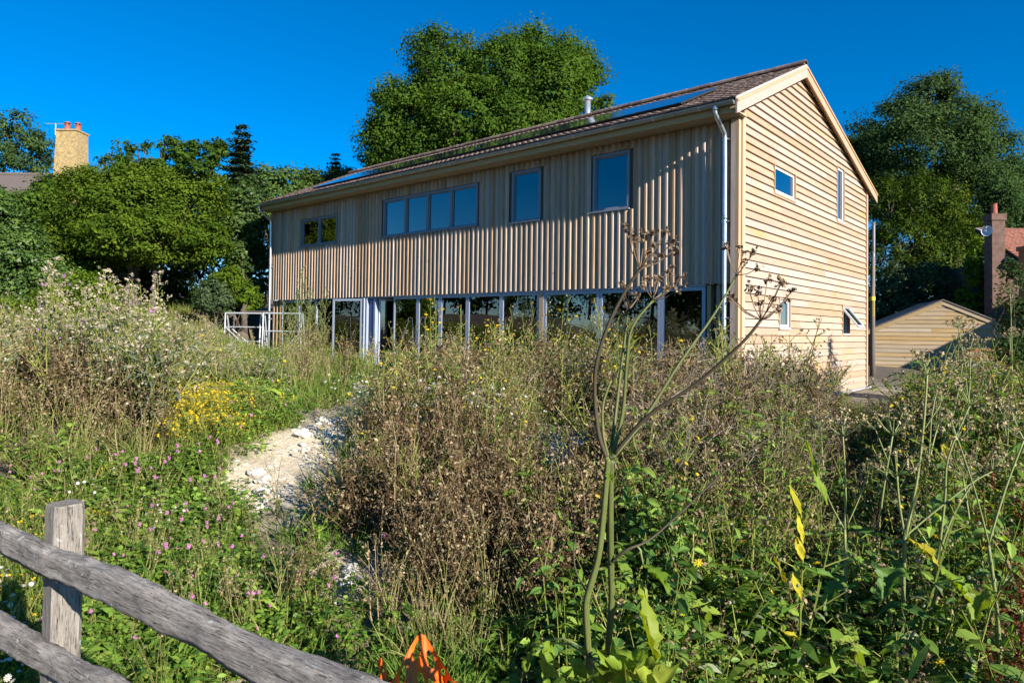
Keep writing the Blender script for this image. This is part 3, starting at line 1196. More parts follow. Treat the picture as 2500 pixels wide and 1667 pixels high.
tree('sycamore_tree', 'large dark green broadleaf tree rising behind the timber house roof',
     [(1160, 180, 130, 95), (1020, 185, 95, 88), (930, 270, 95, 90), (880, 335, 66, 62), (1080, 290, 150, 105, -1.2), (1255, 215, 110, 105, -.8), (1310, 185, 58, 80), (1210, 320, 150, 80, -1),
      (960, 350, 90, 55, -1), (1165, 112, 62, 36), (1005, 92, 24, 26), (965, 115, 22, 26), (1325, 125, 26, 20), (1075, 92, 25, 18), (1355, 170, 22, 22), (885, 205, 30, 26), (855, 300, 25, 30), (1225, 85, 40, 26), (1290, 110, 35, 24)],
     33, M_SYC, 780, 190, .82, .155, 21, flat=.6, shell=.7, trunk_r=.42, shrink=.90)
tree('distant_tree', 'small tuft of a tree showing right of the steel flue', [(1388, 252, 32, 30), (1400, 275, 30, 28), (1375, 285, 34, 30)], 46, M_FAR, 70, 50, .6, .25, 22, trunk_r=.2)
tree('ash_tree', 'large dark tree standing behind the yew at the right of the house',
     [(2122, 235, 62, 60), (2045, 285, 75, 55), (2195, 285, 80, 66), (2100, 350, 160, 105, -2), (2262, 370, 75, 82), (1975, 335, 48, 55), (2325, 445, 66, 80), (2050, 430, 100, 80, -2), (2205, 460, 120, 95, -2),
      (2125, 185, 26, 22), (2172, 195, 20, 26), (2275, 300, 30, 20), (2290, 335, 26, 24), (2395, 480, 85, 100), (2460, 520, 90, 110), (1950, 380, 40, 60), (2300, 530, 90, 60)],
     42, M_DARKT, 860, 160, .92, .175, 23, flat=.6, shell=.7, trunk_r=.5, shrink=.9)
tree('yew_tree', 'dark yew with yellowish tips in front of the large right hand tree',
     [(2120, 475, 85, 75), (2075, 555, 75, 62), (2190, 545, 75, 78), (2035, 480, 36, 75), (2150, 600, 85, 50), (2020, 580, 40, 70)], 34, M_YEW, 420, 90, .42, .17, 24, aspect=.3, flat=1.1, updir=.7)
tree('grey_shrub', 'grey green shrub bank below the yew, behind the small shed', [(2055, 655, 58, 52), (2130, 650, 70, 50), (2205, 640, 60, 48), (2095, 700, 90, 45), (2190, 700, 70, 45), (2020, 690, 40, 50)], 29.5, M_WILLOW, 330, 60, .34, .13, 25, cat='shrub', trunk_r=.1)
tree('climber_shrub', 'bright green climbing shrub against the brick cottage chimney', [(2248, 565, 20, 36), (2240, 625, 24, 34), (2228, 680, 28, 34), (2252, 600, 12, 60), (2215, 715, 30, 25)], 27.2, M_LIME, 90, 34, .26, .14, 26, cat='shrub', trunk_r=.05)

tree('far_oak', 'hazy green tree at the left edge behind the yellow chimney', [(40, 312, 66, 55), (-10, 335, 60, 75), (98, 352, 36, 45), (60, 350, 60, 45), (-60, 340, 60, 80)], 60, M_DARKT, 260, 55, .8, .26, 27)
tree('hornbeam_tree', 'broad yellow green hornbeam filling the left hedge',
     [(300, 475, 160, 85), (185, 480, 95, 85), (425, 500, 105, 95), (320, 552, 175, 56, -.8), (455, 558, 80, 50, -.6), (250, 430, 85, 48), (400, 435, 85, 48), (130, 560, 60, 60), (340, 410, 60, 36), (470, 440, 50, 46), (200, 630, 80, 50, -.3)],
     21.5, M_BEECH, 1000, 110, .42, .10, 28, shell=.65, trunk_r=.16, updir=.9, flat=.5)
# upright leafy sprouts above the hornbeam
tree('sprouting_hazel', 'thin upright leafy sprouts sticking out above the left hedge',
     [(372, 350, 15, 34), (420, 352, 26, 34), (445, 345, 14, 24), (488, 350, 22, 34), (512, 345, 9, 22), (298, 358, 10, 30), (318, 340, 7, 18), (272, 345, 6, 22), (236, 372, 7, 14), (402, 330, 9, 12), (350, 385, 30, 25), (280, 385, 30, 25), (460, 385, 40, 25), (335, 335, 6, 14), (250, 355, 4, 16), (385, 322, 6, 10)],
     21.0, M_SYC, 420, 24, .17, .12, 29, trunk_r=.06, shell=.1, depth=1.0)
tree('laurel_shrub', 'dense glossy shrub at the far left below the roof', [(45, 585, 75, 72), (-20, 510, 70, 70), (110, 625, 46, 45), (30, 655, 70, 42), (-40, 620, 60, 70), (150, 650, 40, 30)], 19, M_IVY, 520, 55, .26, .10, 30, cat='shrub', trunk_r=.1)
tree('shadowed_shrub', 'dark olive shrub between the far left roof and the hornbeam', [(20, 475, 75, 40), (90, 480, 60, 45), (-40, 475, 60, 50), (110, 440, 40, 30)], 24, M_SYC, 260, 50, .36, .13, 31, cat='shrub', trunk_r=.12)
tree('ivy_thicket', 'dark ivy thicket beside the left end of the timber house', [(572, 470, 44, 62), (556, 560, 52, 66), (592, 620, 24, 78), (530, 520, 50, 60), (600, 560, 16, 80)], 23.6, M_IVY, 430, 50, .28, .12, 32, cat='shrub', trunk_r=.12)
tree('sunlit_ivy', 'sunlit bright ivy bush in front of the dark thicket near the downpipe', [(530, 640, 34, 28), (555, 670, 40, 30), (500, 650, 30, 24), (575, 690, 30, 20)], 21.8, M_LIME, 130, 34, .2, .10, 33, cat='shrub', trunk_r=.04)
tree('variegated_bush', 'pale grey leaved bush at the foot of the board fence', [(490, 668, 30, 28), (475, 690, 22, 20), (508, 690, 26, 22)], 20.6, M_WILLOW, 100, 36, .2, .09, 34, cat='shrub', trunk_r=.03)
tree('bramble_bank', 'low bramble bank under the hornbeam at the left', [(185, 655, 60, 32), (240, 672, 40, 20), (130, 690, 60, 28), (40, 710, 70, 24), (210, 700, 70, 24)], 17.5, M_BEECH, 260, 44, .2, .085, 35, cat='shrub', trunk_r=.03)
tree('mid_tree', 'light green tree showing above the left end of the roof', [(650, 432, 58, 40), (605, 430, 50, 45), (590, 470, 60, 50), (640, 470, 60, 40), (625, 400, 22, 16)], 35, M_FAR, 190, 50, .6, .2, 36)
tree('mid_tree', 'light green tree standing around the small pointed conifer', [(722, 435, 46, 38), (790, 425, 38, 32), (755, 440, 50, 40), (700, 415, 24, 18), (810, 410, 26, 20), (760, 410, 30, 22)], 37, M_FAR, 170, 50, .6, .2, 37)

def conifer(name, label, vx, vytop, vybase, halfw, b, mat, seed, tiers=16, per=14, leaf=.2):
    top = place(vx, vytop, b)
    bot = place(vx, vybase, b)
    gz = float(ground_z(top[0], top[1]))
    root = empty(name, (top[0], top[1], gz))
    tag(root, label, 'tree')
    H = top[2] - gz
    h0 = bot[2] - gz
    R0 = halfw * b / KV
    r = np.random.default_rng(seed)
    q = MB()
    q.tube([(0, 0, -.3), (0, 0, H * .6), (0, 0, H)], [.18, .11, .01], 7)
    P, Nn = [], []
    for i in range(tiers):
        t = (i + .3) / tiers
        z = H - (H - h0 * .6) * t
        R = R0 * (.06 + 1.0 * t) * r.uniform(.75, 1.15)
        nb_ = 5 + int(5 * t)
        for k in range(nb_):
            an = 2 * math.pi * (k / nb_) + r.uniform(0, 1.2)
            L_ = R * r.uniform(.6, 1.15)
            d = np.array([math.cos(an), math.sin(an), .12])
            e = np.array([0, 0, z]) + d * L_
            q.tube([(0, 0, z), e], [.025, .006], 4, cap=False)
            m = max(4, int(per * L_ / R0 * 2))
            s = r.uniform(.15, 1.05, m)
            pp = np.array([0, 0, z]) + d * (L_ * s)[:, None] + r.normal(size=(m, 3)) * np.array([.12, .12, .035]) * (R0 / 1.0) ** .5
            pp[:, 2] -= .10 * s * s * L_
            P.append(pp)
            Nn.append(r.normal(size=(m, 3)) * .4 + np.array([0, 0, 1]))
    P = np.concatenate(P)
    V, F = leaves(P, np.concatenate(Nn), leaf, .35, seed)
    link('crown', np_mesh('crown', V, F, mat, attr=r.random(len(F))), root)
    q.build('trunk', M_BARK, root)
    return root
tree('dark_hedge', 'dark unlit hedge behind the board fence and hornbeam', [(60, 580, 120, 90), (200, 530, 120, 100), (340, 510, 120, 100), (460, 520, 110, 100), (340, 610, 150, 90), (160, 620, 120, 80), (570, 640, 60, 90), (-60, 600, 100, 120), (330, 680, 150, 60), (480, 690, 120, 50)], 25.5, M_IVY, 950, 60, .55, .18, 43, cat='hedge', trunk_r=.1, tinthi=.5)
tree('garden_hedge', 'dark green hedge behind the shed and cottage at the right', [(2030, 730, 70, 70), (2140, 740, 80, 60), (2250, 740, 80, 70), (2360, 700, 90, 110), (2470, 700, 90, 130), (1960, 740, 50, 60), (2100, 620, 60, 70, 3), (2300, 600, 70, 90, 4)], 31.5, M_DARKT, 700, 50, .5, .17, 44, cat='hedge', trunk_r=.1)
tree('rambling_rose', 'tall tangled climber in front of the cottage at the right edge', [(2318, 690, 22, 50), (2340, 740, 34, 60), (2310, 800, 30, 50), (2345, 840, 40, 60), (2330, 630, 14, 40), (2395, 740, 50, 120), (2300, 870, 40, 40)], 13, M_DARKT, 300, 36, .2, .07, 45, cat='shrub', trunk_r=.03, shell=.2)
conifer('cedar_tree', 'open branched cedar standing above the hedge left of the house', 556, 288, 420, 78, 30, M_CEDAR, 41, tiers=15, per=70, leaf=.26)
conifer('spruce_tree', 'small pointed conifer just left of the large tree', 771, 354, 440, 42, 39, M_CEDAR, 42, tiers=20, per=50, leaf=.28)

# added hedge, unseen behind the viewpoint, to darken the glazed doors' reflections
root = empty('reflection_hedge', (-31, -28, float(ground_z(-31, -28))))
tag(root, 'long unseen hedge added to darken the reflections in the ground floor glazing', 'hedge')
rh = np.random.default_rng(91)
lob = [(np.array([x + rh.uniform(-1, 1), rh.uniform(-1, 1), rh.uniform(1.0, 4.0)]), 2.4, 1.8, 1.9) for x in np.arange(-20, 21, 1.6)]
me, _ = crown_mesh('foliage', lob, M_SYC, 700, 45, .8, .3, 92)
link('foliage', me, root)
q = MB()
for x in np.arange(-19, 20, 2.5):
    q.tube([(x, 0, -.3), (x + .2, .1, 1.5), (x, 0, 3.2)], [.12, .09, .03], 6)
q.build('stems', M_BARK, root)

# trees on the near side of the garden, seen only as reflections in the glass
for i, (x, y, h, lab) in enumerate(((-33, -11.5, 9.5, 'round tree left of the view, mirrored in the small upper window'), (-27, -24, 6.0, 'tree across the lane, mirrored in the left glazed doors'),
                                    (-15, -31, 6.0, 'tree across the lane, mirrored in the middle glazed doors'), (-6, -33, 6.6, 'tree across the lane, mirrored in the right glazed doors'))):
    gz = float(ground_z(x, y))
    root = empty('lane_tree', (x, y, gz))
    tag(root, lab, 'tree', 'trees across the lane')
    rr_ = np.random.default_rng(60 + i)
    lob = [((rr_.uniform(-2, 2), rr_.uniform(-2, 2), h * rr_.uniform(.35, .8)), 2.2, 2.2, 1.7) for _ in range(7)] + [((0, 0, h - 1.6), 2.2, 2.2, 1.6), ((3.2, 0, h * .35), 2, 2, 2), ((-3.2, 0, h * .35), 2, 2, 2)]
    me, _ = crown_mesh('crown', [(np.array(l[0]), *l[1:]) for l in lob], M_SYC, 260, 45, .7, .28, 70 + i)
    link('crown', me, root)
    q = MB()
    q.tube([(0, 0, -.3), (.1, 0, h * .4), (0, .1, h * .8)], [.35, .25, .06], 8)
    q.build('trunk', M_BARK, root, smooth=True)
# ================================================================== meadow plants
M_GRASS = foliage('grass_blade', [(0.1013, 0.1553, 0.0297), (0.1755, 0.2228, 0.0473), (0.297, 0.2835, 0.1013), (0.459, 0.378, 0.1755)], .35, usetint=True)
M_GRASSG = foliage('fresh_grass', [(0.081, 0.162, 0.0243), (0.135, 0.2295, 0.0351), (0.2295, 0.297, 0.0675)], .4)
M_DEAD = foliage('dead_stem', [(0.05, 0.03, 0.016), (0.11, 0.072, 0.036), (0.2, 0.14, 0.07), (0.36, 0.27, 0.15)], .12)
M_SEED = foliage('seed_head', [(0.13, 0.08, 0.04), (0.27, 0.19, 0.1), (0.44, 0.345, 0.205)], .25)
M_STEMG = foliage('green_stem', [(0.12, 0.15, 0.028), (0.2, 0.225, 0.05), (0.32, 0.31, 0.09)], .1)
M_HERB = foliage('herb_leaf', [(0.065, 0.1495, 0.0208), (0.143, 0.26, 0.0312), (0.299, 0.416, 0.0585)], .38, rough=.45, spec=.4)
M_HERBL = foliage('light_herb_leaf', [(0.1087, 0.2018, 0.031), (0.1863, 0.295, 0.0435), (0.3105, 0.4036, 0.0698)], .4)
M_GREYL = foliage('grey_green_leaf', [(0.115, 0.1495, 0.0805), (0.184, 0.2185, 0.115), (0.276, 0.299, 0.1725)], .3)
M_NETTLE = foliage('nettle_leaf', [(0.054, 0.1283, 0.0243), (0.1283, 0.2362, 0.0378), (0.27, 0.3915, 0.0607)], .32, rough=.55, spec=.3)
M_WHITE = foliage('white_petal', [(.75, .74, .70), (.85, .84, .80)], .3)
M_YELLOW = foliage('yellow_floret', [(.70, .42, .01), (.80, .56, .02), (.85, .66, .05)], .2)
M_PINK = foliage('clover_floret', [(.42, .13, .28), (.55, .22, .40), (.62, .34, .48)], .2)
M_PURPLE = foliage('thistle_floret', [(.36, .10, .42), (.48, .18, .52)], .2)
M_FLUFF = foliage('thistle_down', [(.34, .26, .19), (.50, .40, .29), (.66, .56, .42)], .35)
M_TWIG = foliage('grey_twig', [(0.12, 0.09, 0.062), (0.22, 0.172, 0.122), (0.37, 0.3, 0.225)], .05)
M_RED = foliage('red_dock', [(.07, .014, .010), (.14, .028, .018), (.20, .06, .03)], .15)
M_YLEAF = foliage('yellowing_leaf', [(.36, .34, .03), (.50, .44, .04), (.62, .50, .06)], .4)

pr = random.Random(99)
def rdir(an, el):
    return np.array([math.cos(an) * math.cos(el), math.sin(an) * math.cos(el), math.sin(el)])
def blade(mb, p, d, n, L, w, droop, seg=3, mi=0, tint=None, taper=.15, shape=None):
    """flat curved leaf from p along d, bending towards -z"""
    p = np.array(p, float)
    d = np.array(d, float)
    d /= np.linalg.norm(d)
    n = np.array(n, float) + np.array([pr.gauss(0, .55), pr.gauss(0, .55), pr.gauss(0, .3)])
    s = np.cross(d, n)
    s /= np.linalg.norm(s) + 1e-9
    v, f = [], []
    for i in range(seg + 1):
        t = i / seg
        ww = w * (shape(t) if shape else (1 - t) ** .6 + taper * .2) * .5
        q = p + d * L * t + np.array([0, 0, -droop * L * t * t])
        v += [q - s * ww, q + s * ww]
    for i in range(seg):
        f.append((2 * i, 2 * i + 1, 2 * i + 3, 2 * i + 2))
    mb.add(v, f, mi, pr.random() if tint is None else tint)
LANCE = lambda t: max(.06, math.sin(math.pi * min(1, (t * .93 + .05))) ** .8)
def dia(mb, p, size, mi, tint=None):
    """small random facing diamond (seed, floret, bud)"""
    a = np.array([pr.gauss(0, 1), pr.gauss(0, 1), pr.gauss(0, 1)])
    a /= np.linalg.norm(a) + 1e-9
    b = np.cross(a, np.array([pr.gauss(0, 1), pr.gauss(0, 1), pr.gauss(0, 1)]))
    b /= np.linalg.norm(b) + 1e-9
    p = np.array(p)
    mb.add([p - a * size, p + b * size * .55, p + a * size, p - b * size * .55], [(0, 1, 2, 3)], mi, pr.random() if tint is None else tint)
def ball(mb, p, r, mi, n=6, m=4, jit=.15, sq=1.0):
    p = np.array(p)
    v = [p + np.array([0, 0, -r * sq])]
    for j in range(1, m):
        ph = -math.pi / 2 + math.pi * j / m
        for i in range(n):
            k = r * (1 + pr.uniform(-jit, jit))
            an = 2 * math.pi * (i + .5 * (j % 2)) / n
            v.append(p + np.array([k * math.cos(an) * math.cos(ph), k * math.sin(an) * math.cos(ph), k * sq * math.sin(ph)]))
    v.append(p + np.array([0, 0, r * sq]))
    f = [(0, 1 + (i + 1) % n, 1 + i) for i in range(n)]
    for j in range(m - 2):
        for i in range(n):
            a = 1 + j * n
            f.append((a + i, a + (i + 1) % n, a + n + (i + 1) % n, a + n + i))
    a = 1 + (m - 2) * n
    f += [(a + i, a + (i + 1) % n, len(v) - 1) for i in range(n)]
    mb.add(v, f, mi, pr.random())
def daisy_head(mb, p, nrm, r, mi_pet, mi_cen, npet=11):
    nrm = np.array(nrm, float)
    nrm /= np.linalg.norm(nrm)
    u = np.cross(nrm, [0.31, .5, .8])
    u /= np.linalg.norm(u)
    w = np.cross(nrm, u)
    p = np.array(p)
    for k in range(npet):
        an = 2 * math.pi * k / npet
        d = u * math.cos(an) + w * math.sin(an)
        s = np.cross(nrm, d)
        mb.add([p + d * r * .22 - s * r * .1, p + d * r * .22 + s * r * .1, p + d * r + s * r * .16 - nrm * r * .12, p + d * r - s * r * .16 - nrm * r * .12], [(0, 1, 2, 3)], mi_pet, pr.random())
    n = 7
    v = [p + r * .30 * (u * math.cos(2 * math.pi * k / n) + w * math.sin(2 * math.pi * k / n)) + nrm * r * .04 for k in range(n)] + [p + nrm * r * .2]
    mb.add(v, [(k, (k + 1) % n, n) for k in range(n)], mi_cen, pr.random())

def stalk(mb, H, lean, r0, mi, tint=None, seg=4, base=(0, 0, 0)):
    an = pr.uniform(0, 6.28)
    b = np.array(base, float)
    pts = []
    for i in range(seg + 1):
        t = i / seg
        pts.append(b + np.array([math.cos(an) * lean * H * t * t + pr.gauss(0, .006), math.sin(an) * lean * H * t * t + pr.gauss(0, .006), H * t]))
    mb.tube(pts, [r0 * (1 - .7 * i / seg) for i in range(seg + 1)], 3, mi, False, tint)
    return pts
def along(pts, t):
    k = t * (len(pts) - 1)
    i = min(int(k), len(pts) - 2)
    return pts[i] * (1 - (k - i)) + pts[i + 1] * (k - i)

PROTO = {}
def proto(kind, fn, mats, n):
    c = bpy.data.collections.new('plants_' + kind)
    for i in range(n):
        mb = MB()
        fn(mb, i)
        o = bpy.data.objects.new('%s_%02d' % (kind, i), mb.mesh(kind, mats, tint=True))
        c.objects.link(o)
    PROTO[kind] = (c, n)

def g_tuft(mb, i):
    for k in range(18):
        an = pr.uniform(0, 6.28)
        d = rdir(an, pr.uniform(.75, 1.5))
        blade(mb, (pr.gauss(0, .03), pr.gauss(0, .03), 0), d, (-d[1], d[0], .3), pr.uniform(.22, .6), pr.uniform(.008, .015), pr.uniform(.1, .7), 3, 0, pr.random() ** 1.3)
proto('grass', g_tuft, [M_GRASS], 4)
proto('lush_grass', g_tuft, [M_GRASSG], 3)

def hay(mb, i):
    for k in range(9):
        p = stalk(mb, pr.uniform(.5, .95), pr.uniform(.05, .35), .0035, 0, pr.uniform(.4, 1), 4, (pr.gauss(0, .05), pr.gauss(0, .05), 0))
        for s in range(7):
            q = along(p, pr.uniform(.75, 1)) + np.array([pr.gauss(0, .012), pr.gauss(0, .012), 0])
            dia(mb, q, pr.uniform(.009, .017), 1, pr.uniform(.3, 1))
    for k in range(8):
        d = rdir(pr.uniform(0, 6.28), pr.uniform(.8, 1.4))
        blade(mb, (pr.gauss(0, .04), pr.gauss(0, .04), 0), d, (-d[1], d[0], .3), pr.uniform(.25, .5), .007, pr.uniform(.2, .8), 3, 0, pr.uniform(.3, 1))
proto('hay', hay, [M_GRASS, M_SEED], 3)

def dead(mb, i):
    H = pr.uniform(.65, 1.05)
    nst = 2 + i % 2
    for c in range(nst):
        p = stalk(mb, H * pr.uniform(.7, 1), pr.uniform(0, .35), .0075, 0, pr.random(), 4, (pr.gauss(0, .04), pr.gauss(0, .04), 0))
        for k in range(8):
            t = .3 + .68 * k / 8
            b = along(p, t)
            an = k * 2.4 + pr.uniform(-.4, .4)
            L = (1.05 - t) * H * pr.uniform(.2, .5) + .05
            d = rdir(an, pr.uniform(.5, 1.15))
            mb.tube([b, b + d * L], [.004, .002], 3, 0, False, pr.random() * .8)
            for s in range(4):
                q = b + d * L * pr.uniform(.45, 1.05) + np.array([pr.gauss(0, .016), pr.gauss(0, .016), pr.gauss(0, .014)])
                dia(mb, q, pr.uniform(.010, .021), 1, pr.random())
            if pr.random() < .45:
                blade(mb, b, rdir(an + 1.2, .1), (0, 0, 1), pr.uniform(.06, .13), .022, .7, 2, 0, pr.random(), shape=LANCE)
proto('dead', dead, [M_DEAD, M_SEED], 5)
proto('seeding', dead, [M_STEMG, M_SEED], 4)

def oxtongue(mb, i):
    H = pr.uniform(.8, 1.2)
    p = stalk(mb, H, pr.uniform(0, .15), .0085, 0, pr.random(), 5)
    for k in range(12):
        t = .10 + .88 * k / 12
        b = along(p, t)
        an = k * 2.4 + pr.uniform(-.5, .5)
        if t < .75:
            blade(mb, b, rdir(an, .4), (0, 0, 1), pr.uniform(.12, .22) * (1.1 - t), .05 * (1.2 - t), .5, 3, 1, None, shape=LANCE)
        L = pr.uniform(.07, .24) * (1.2 - .6 * t)
        d = rdir(an + .5, pr.uniform(.6, 1.1))
        e = b + d * L
        mb.tube([b, e], [.0045, .0025], 3, 0, False)
        for s in range(2):
            q = e + np.array([pr.gauss(0, .02), pr.gauss(0, .02), pr.gauss(.01, .012)])
            if pr.random() < .13:
                daisy_head(mb, q, (pr.gauss(.4, .4), pr.gauss(-.3, .4), .8), pr.uniform(.015, .022), 2, 2, 8)
            else:
                ball(mb, q, .010, 3 if pr.random() < .6 else 1, 5, 3)
proto('oxtongue', oxtongue, [M_STEMG, M_GREYL, M_YELLOW, M_SEED], 4)

def herb(mb, i):
    for c in range(3):
        H = pr.uniform(.22, .5)
        p = stalk(mb, H, pr.uniform(.05, .5), .004, 0, None, 3, (pr.gauss(0, .05), pr.gauss(0, .05), 0))
        for k in range(13):
            b = along(p, .1 + .9 * k / 13)
            d = rdir(k * 2.1 + pr.uniform(-.4, .4), pr.uniform(-.1, .7))
            blade(mb, b, d, (0, 0, 1), pr.uniform(.07, .15), pr.uniform(.026, .05), pr.uniform(.2, .7), 3, 1, None, shape=LANCE)
proto('herb', herb, [M_STEMG, M_HERB], 4)
proto('light_herb', herb, [M_STEMG, M_HERBL], 3)

def fathen(mb, i):
    H = pr.uniform(.9, 1.3)
    p = stalk(mb, H, pr.uniform(0, .12), .008, 0, None, 5)
    for k in range(22):
        t = .08 + .9 * k / 22
        b = along(p, t)
        an = k * 2.4
        L = (1.05 - t) * .34 + .05
        d = rdir(an, pr.uniform(.85, 1.2))
        mb.tube([b, b + d * L], [.0035, .0015], 3, 0, False)
        for s in range(9):
            q = b + d * L * pr.uniform(.15, 1)
            blade(mb, q, rdir(pr.uniform(0, 6.28), pr.uniform(0, .9)), (0, 0, 1), pr.uniform(.02, .05), pr.uniform(.010, .02), .4, 2, 1, None, shape=LANCE)
        for s in range(9):
            q = b + d * L * pr.uniform(.6, 1.05) + np.array([pr.gauss(0, .008), pr.gauss(0, .008), pr.gauss(0, .01)])
            dia(mb, q, pr.uniform(.006, .011), 2)
proto('fathen', fathen, [M_STEMG, M_GREYL, M_GREYL], 3)

def thistle(mb, i):
    H = pr.uniform(.95, 1.35)
    p = stalk(mb, H, pr.uniform(0, .12), .009, 0, None, 5)
    for k in range(16):
        t = .06 + .7 * k / 16
        b = along(p, t)
        d = rdir(k * 2.4, pr.uniform(0, .6))
        L = pr.uniform(.10, .2) * (1.1 - .5 * t)
        blade(mb, b, d, (0, 0, 1), L, .034, .5, 3, 1, None)
        for s in range(4):
            q = b + d * L * (.25 + .2 * s)
            blade(mb, q, rdir(k * 2.4 + (1.2 if s % 2 else -1.2), .4), (0, 0, 1), .05, .02, .1, 1, 1, None)
    for k in range(13):
        t = .5 + .5 * k / 12
        b = along(p, min(1, t))
        L = pr.uniform(.08, .28) * (1.35 - t)
        d = rdir(k * 2.4 + pr.uniform(-.5, .5), pr.uniform(.7, 1.2))
        e = b + d * L
        mb.tube([b, e], [.0035, .002], 3, 0, False)
        for s in range(3):
            q = e + np.array([pr.gauss(0, .02), pr.gauss(0, .02), pr.gauss(.015, .015)])
            ball(mb, q, .008, 0, 5, 3)
            x = pr.random()
            mi = 3 if x < .03 else 2
            if x > .6:
                continue
            for z in range(4):
                dia(mb, q + np.array([pr.gauss(0, .010), pr.gauss(0, .010), pr.uniform(.004, .024)]), pr.uniform(.012, .020), mi)
proto('thistle', thistle, [M_STEMG, M_GREYL, M_FLUFF, M_PURPLE], 4)

def daisies(mb, i):
    for c in range(8):
        p = stalk(mb, pr.uniform(.3, .62), pr.uniform(.05, .35), .0024, 0, None, 3, (pr.gauss(0, .07), pr.gauss(0, .07), 0))
        daisy_head(mb, p[-1], (pr.gauss(.2, .5), pr.gauss(-.2, .5), .8), pr.uniform(.015, .022), 2, 3, 10)
        for k in range(9):
            b = along(p, pr.uniform(.05, .9))
            blade(mb, b, rdir(pr.uniform(0, 6.28), pr.uniform(.2, 1)), (0, 0, 1), pr.uniform(.03, .07), .005, .2, 1, 1)
proto('daisy', daisies, [M_STEMG, M_HERBL, M_WHITE, M_YELLOW], 4)

def fleabane(mb, i):
    for c in range(8):
        p = stalk(mb, pr.uniform(.28, .55), pr.uniform(.05, .4), .003, 0, None, 3, (pr.gauss(0, .06), pr.gauss(0, .06), 0))
        for k in range(8):
            b = along(p, .1 + .8 * k / 8)
            blade(mb, b, rdir(k * 2.2, pr.uniform(0, .7)), (0, 0, 1), pr.uniform(.035, .07), .014, .4, 2, 1, None, shape=LANCE)
        for k in range(5):
            q = p[-1] + np.array([pr.gauss(0, .03), pr.gauss(0, .03), pr.gauss(0, .02)])
            mb.tube([along(p, .8), q], [.002, .0012], 3, 0, False)
            daisy_head(mb, q, (pr.gauss(.2, .5), pr.gauss(-.2, .5), .8), pr.uniform(.009, .014), 2, 2, 8)
proto('fleabane', fleabane, [M_STEMG, M_HERB, M_YELLOW], 4)

def clover(mb, i):
    for c in range(34):
        base = np.array([pr.gauss(0, .10), pr.gauss(0, .10), 0])
        h = pr.uniform(.07, .2)
        top = base + np.array([pr.gauss(0, .03), pr.gauss(0, .03), h])
        mb.tube([base, top], [.0016, .0012], 3, 0, False)
        a0 = pr.uniform(0, 6.28)
        for k in range(3):
            blade(mb, top, rdir(a0 + k * 2.09, pr.uniform(-.1, .4)), (0, 0, 1), pr.uniform(.022, .036), pr.uniform(.018, .026), .1, 2, 1, None, shape=lambda t: .35 + .9 * math.sin(math.pi * min(1, t * .75 + .1)) if t < .99 else .35)
    for c in range(1 if i < 1 else 0):
        base = np.array([pr.gauss(0, .09), pr.gauss(0, .09), 0])
        top = base + np.array([pr.gauss(0, .03), pr.gauss(0, .03), pr.uniform(.18, .30)])
        mb.tube([base, top], [.002, .0015], 3, 0, False)
        mi = 2
        ball(mb, top, pr.uniform(.010, .014), mi, 7, 5, .25)
        for z in range(14):
            d = np.array([pr.gauss(0, 1), pr.gauss(0, 1), pr.gauss(.2, 1)])
            d /= np.linalg.norm(d)
            dia(mb, top + d * .013, .006, mi)
proto('clover', clover, [M_STEMG, M_HERB, M_PINK, M_WHITE], 5)

def twig(mb, i):
    for c in range(7):
        p = stalk(mb, pr.uniform(.5, .95), pr.uniform(.1, .6), .006, 0, None, 4, (pr.gauss(0, .06), pr.gauss(0, .06), 0))
        for k in range(8):
            b = along(p, pr.uniform(.2, .98))
            d = rdir(pr.uniform(0, 6.28), pr.uniform(.1, 1.1))
            L = pr.uniform(.08, .28)
            e = b + d * L
            mb.tube([b, e], [.004, .002], 3, 0, False)
            for s in range(2):
                b2 = b + d * L * pr.uniform(.3, 1)
                e2 = b2 + rdir(pr.uniform(0, 6.28), pr.uniform(0, 1.2)) * pr.uniform(.04, .12)
                mb.tube([b2, e2], [.0024, .0014], 3, 0, False)
                if pr.random() < .7:
                    dia(mb, e2, pr.uniform(.009, .017), 1)
proto('twig', twig, [M_TWIG, M_SEED], 4)

def serr(mb, p, d, L, w, droop, mi, tint=None):
    """toothed leaf: two rows of points with a raised midrib"""
    p = np.array(p, float)
    d = np.array(d, float) / np.linalg.norm(d)
    s = np.cross(d, (pr.gauss(0, .7), pr.gauss(0, .7), 1.))
    s /= np.linalg.norm(s) + 1e-9
    n = np.cross(s, d)
    v, f = [], []
    K = 7
    for i in range(K + 1):
        t = i / K
        ww = w * LANCE(t) * (.5 if i % 2 else .40) if i < K else 0.002
        q = p + d * L * t + np.array([0, 0, -droop * L * t * t])
        v += [q - s * ww + n * ww * .35, q, q + s * ww + n * ww * .35]
    for i in range(K):
        a = 3 * i
        f += [(a, a + 1, a + 4, a + 3), (a + 1, a + 2, a + 5, a + 4)]
    mb.add(v, f, mi, pr.random() if tint is None else tint)
def nettle(mb, i):
    for c in range(2):
        H = pr.uniform(.5, .85)
        p = stalk(mb, H, pr.uniform(.02, .25), .005, 0, None, 4, (pr.gauss(0, .07), pr.gauss(0, .07), 0))
        for k in range(9):
            t = .12 + .86 * k / 9
            b = along(p, t)
            for sgn in (0, math.pi):
                d = rdir(k * 1.57 + sgn + pr.uniform(-.3, .3), pr.uniform(-.2, .5))
                L = pr.uniform(.07, .13) * (1.1 - .45 * t)
                serr(mb, b + d * .015, d, L, L * .5, pr.uniform(.2, .6), 1)
            for s in range(5):
                dia(mb, b + np.array([pr.gauss(0, .025), pr.gauss(0, .025), pr.gauss(-.015, .01)]), .008, 2)
proto('nettle', nettle, [M_STEMG, M_NETTLE, M_STEMG], 4)

